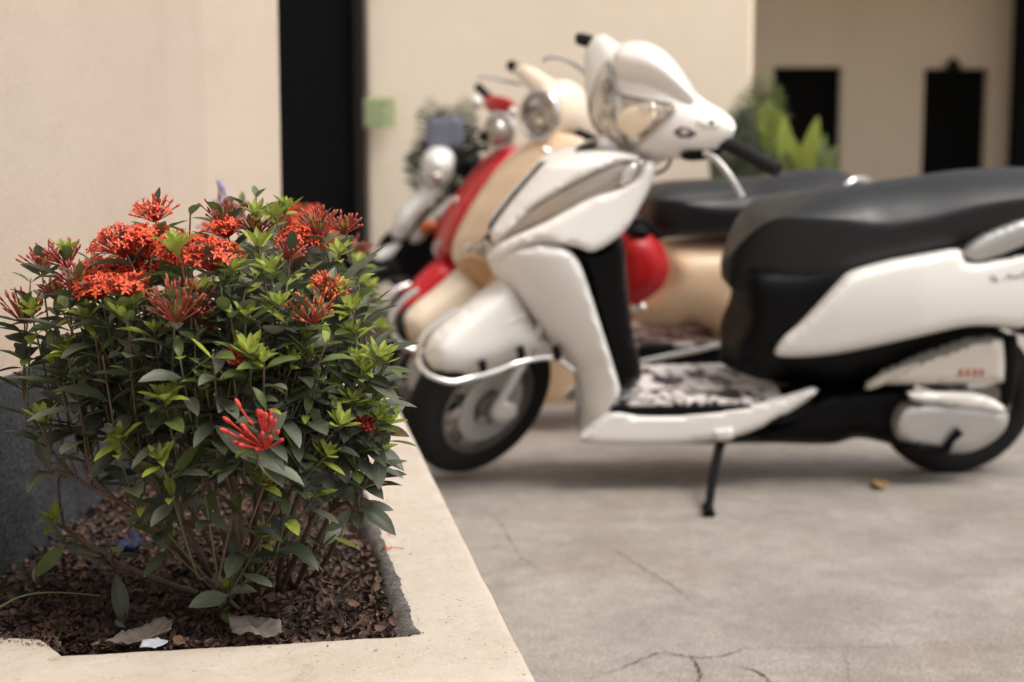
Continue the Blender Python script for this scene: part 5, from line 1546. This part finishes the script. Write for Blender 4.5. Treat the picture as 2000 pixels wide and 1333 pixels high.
# ================================================================= POTTED PLANTS BEHIND
def frond_plant(name, label, base, blades, pot=True, cat='plant', feather=False):
    rt = empty(name, Matrix.Translation(base))
    bpy.context.view_layer.update()
    tag(rt, label, cat)
    inv = rt.matrix_world.inverted()
    if pot:
        pr = [(0, 0.0), (.11, 0.0), (.16, .26), (.175, .27), (.175, .30), (.15, .30), (.14, .25), (0, .25)]
        v, f = [], []
        for i in range(28):
            a = 2 * math.pi * i / 28
            for r_, z_ in pr: v.append((r_ * math.cos(a), r_ * math.sin(a), z_))
        k = len(pr)
        for i in range(28):
            for j in range(k - 1): f.append((i * k + j, ((i + 1) % 28) * k + j, ((i + 1) % 28) * k + j + 1, i * k + j + 1))
        mesh_obj('pot', v, f, M['cement'], rt, autosmooth=40)
    root_z = .26 if pot else 0
    for (tip, w, m_) in blades:
        p0 = base + Vector((rnd.uniform(-.05, .05), rnd.uniform(-.05, .05), root_z - .02))
        mid = p0.lerp(tip, .55) + Vector((0, 0, .10))
        c = [Vector(q) for q in catmull([p0, mid, tip], 6)]
        v, f, uv = [], [], []
        n = len(c)
        for i, q in enumerate(c):
            t = i / (n - 1)
            d = (c[min(i + 1, n - 1)] - c[max(i - 1, 0)]).normalized()
            s_ = d.cross(Vector((rnd.uniform(-.1, .1), -1, .35))).normalized()
            ww = w * (0.08 if t < .45 else math.sin(math.pi * (0.12 + .86 * (t - .45) / .55)) ** .8)
            ww = max(ww, .004)
            up_ = s_.cross(d)
            for kx in (-1, 0, 1): v.append(inv @ (q + s_ * ww * kx + up_ * (abs(kx) * ww * .3))); uv.append((.5 + .5 * kx, t))
        for i in range(n - 1):
            for kx in range(2):
                a = i * 3 + kx; f.append((a, a + 3, a + 4, a + 1))
        if feather:
            gg = Geo()
            tv, tf_ = tube_geo([inv @ q for q in c], [.006] * (n // 2) + list(np.linspace(.005, .002, n - n // 2)), 5)
            gg.add(tv, tf_, 0, [(.5, .5)] * len(tv))
            c2 = [Vector(q) for q in catmull([tuple(q) for q in c[n // 3:]], 4)]
            for i, q in enumerate(c2[1:], 1):
                d = (q - c2[i - 1]).normalized(); t = i / len(c2)
                for sg in (-1, 1):
                    sd_ = d.cross(Vector((rnd.uniform(-.3, .3), -1, .3))).normalized() * sg
                    dr_ = (sd_ + d * rnd.uniform(.5, .9) + Vector((0, 0, rnd.uniform(-.5, .1)))).normalized()
                    ln = w * 3.2 * math.sin(math.pi * (.15 + .8 * t)) * rnd.uniform(.8, 1.15)
                    lv_, lf_, lu_ = YVAR[rnd.randrange(4)]
                    sc_ = np.diag([ln, ln * .32, ln * .4])
                    gg.add((lv_ @ sc_) @ np.array(inv.to_3x3() @ frame(dr_, Vector((0, -1, .6)))).T + np.array(inv @ q), lf_, 0, lu_)
            gg.build('frond', [LEAFM[m_]], rt)
        else:
            mesh_obj('leaf', v, f, LEAFM[m_], rt, uvs=uv)
    return rt
pb = Vector((X(1555, 6.0), 6.0, 0))
frond_plant('potted_plant', 'bright green broad-leaved plant behind the seats, before the left black doorway', pb,
            [(at(1530, 224, 5.95), .035, 3), (at(1598, 228, 5.95), .035, 3), (at(1545, 262, 5.9), .04, 3), (at(1582, 262, 5.9), .04, 3), (at(1500, 290, 6.0), .03, 0), (at(1634, 284, 6.0), .03, 2), (at(1562, 300, 5.9), .05, 3), (at(1612, 306, 6.1), .04, 2), (at(1520, 318, 6.0), .04, 2), (at(1515, 262, 6.0), .03, 2), (at(1612, 262, 6.0), .03, 2), (at(1485, 312, 6.0), .04, 2), (at(1535, 296, 5.9), .045, 2), (at(1590, 292, 5.95), .045, 2), (at(1630, 320, 6.0), .04, 2), (at(1568, 282, 6.0), .04, 2)])
pb2 = Vector((X(1490, 6.25), 6.25, 0))
frond_plant('potted_plant', 'tall feathery mid-green palm at the corner of the middle wall', pb2,
            [(at(1474, 146, 6.2), .03, 2), (at(1494, 134, 6.2), .035, 2), (at(1510, 160, 6.2), .03, 2), (at(1446, 184, 6.2), .03, 2), (at(1502, 200, 6.1), .03, 3), (at(1474, 225, 6.2), .03, 0), (at(1430, 245, 6.2), .03, 0)], feather=True)
pb3 = Vector((X(1430, 6.1), 6.1, 0))
frond_plant('potted_plant', 'dark green leafy plant right of the white scooter head cowl', pb3,
            [(at(1395 + rnd.uniform(-5, 90), 215 + rnd.uniform(-12, 110), 6.05 + rnd.uniform(-.15, .1)), .055, 0 if i % 3 else 1) for i in range(34)])
pb4 = Vector((X(870, 6.2), 6.2, 0))
frond_plant('potted_plant', 'dark thin-leaved plant behind the blue-grey plate of the motorbike', pb4,
            [(at(838, 192, 6.15), .03, 0), (at(856, 204, 6.15), .03, 0), (at(908, 190, 6.15), .03, 0), (at(880, 208, 6.1), .035, 0), (at(914, 206, 6.1), .03, 0), (at(820, 262, 6.1), .03, 0), (at(814, 290, 6.1), .03, 0), (at(918, 245, 6.1), .03, 0), (at(912, 278, 6.15), .03, 1)], feather=True)
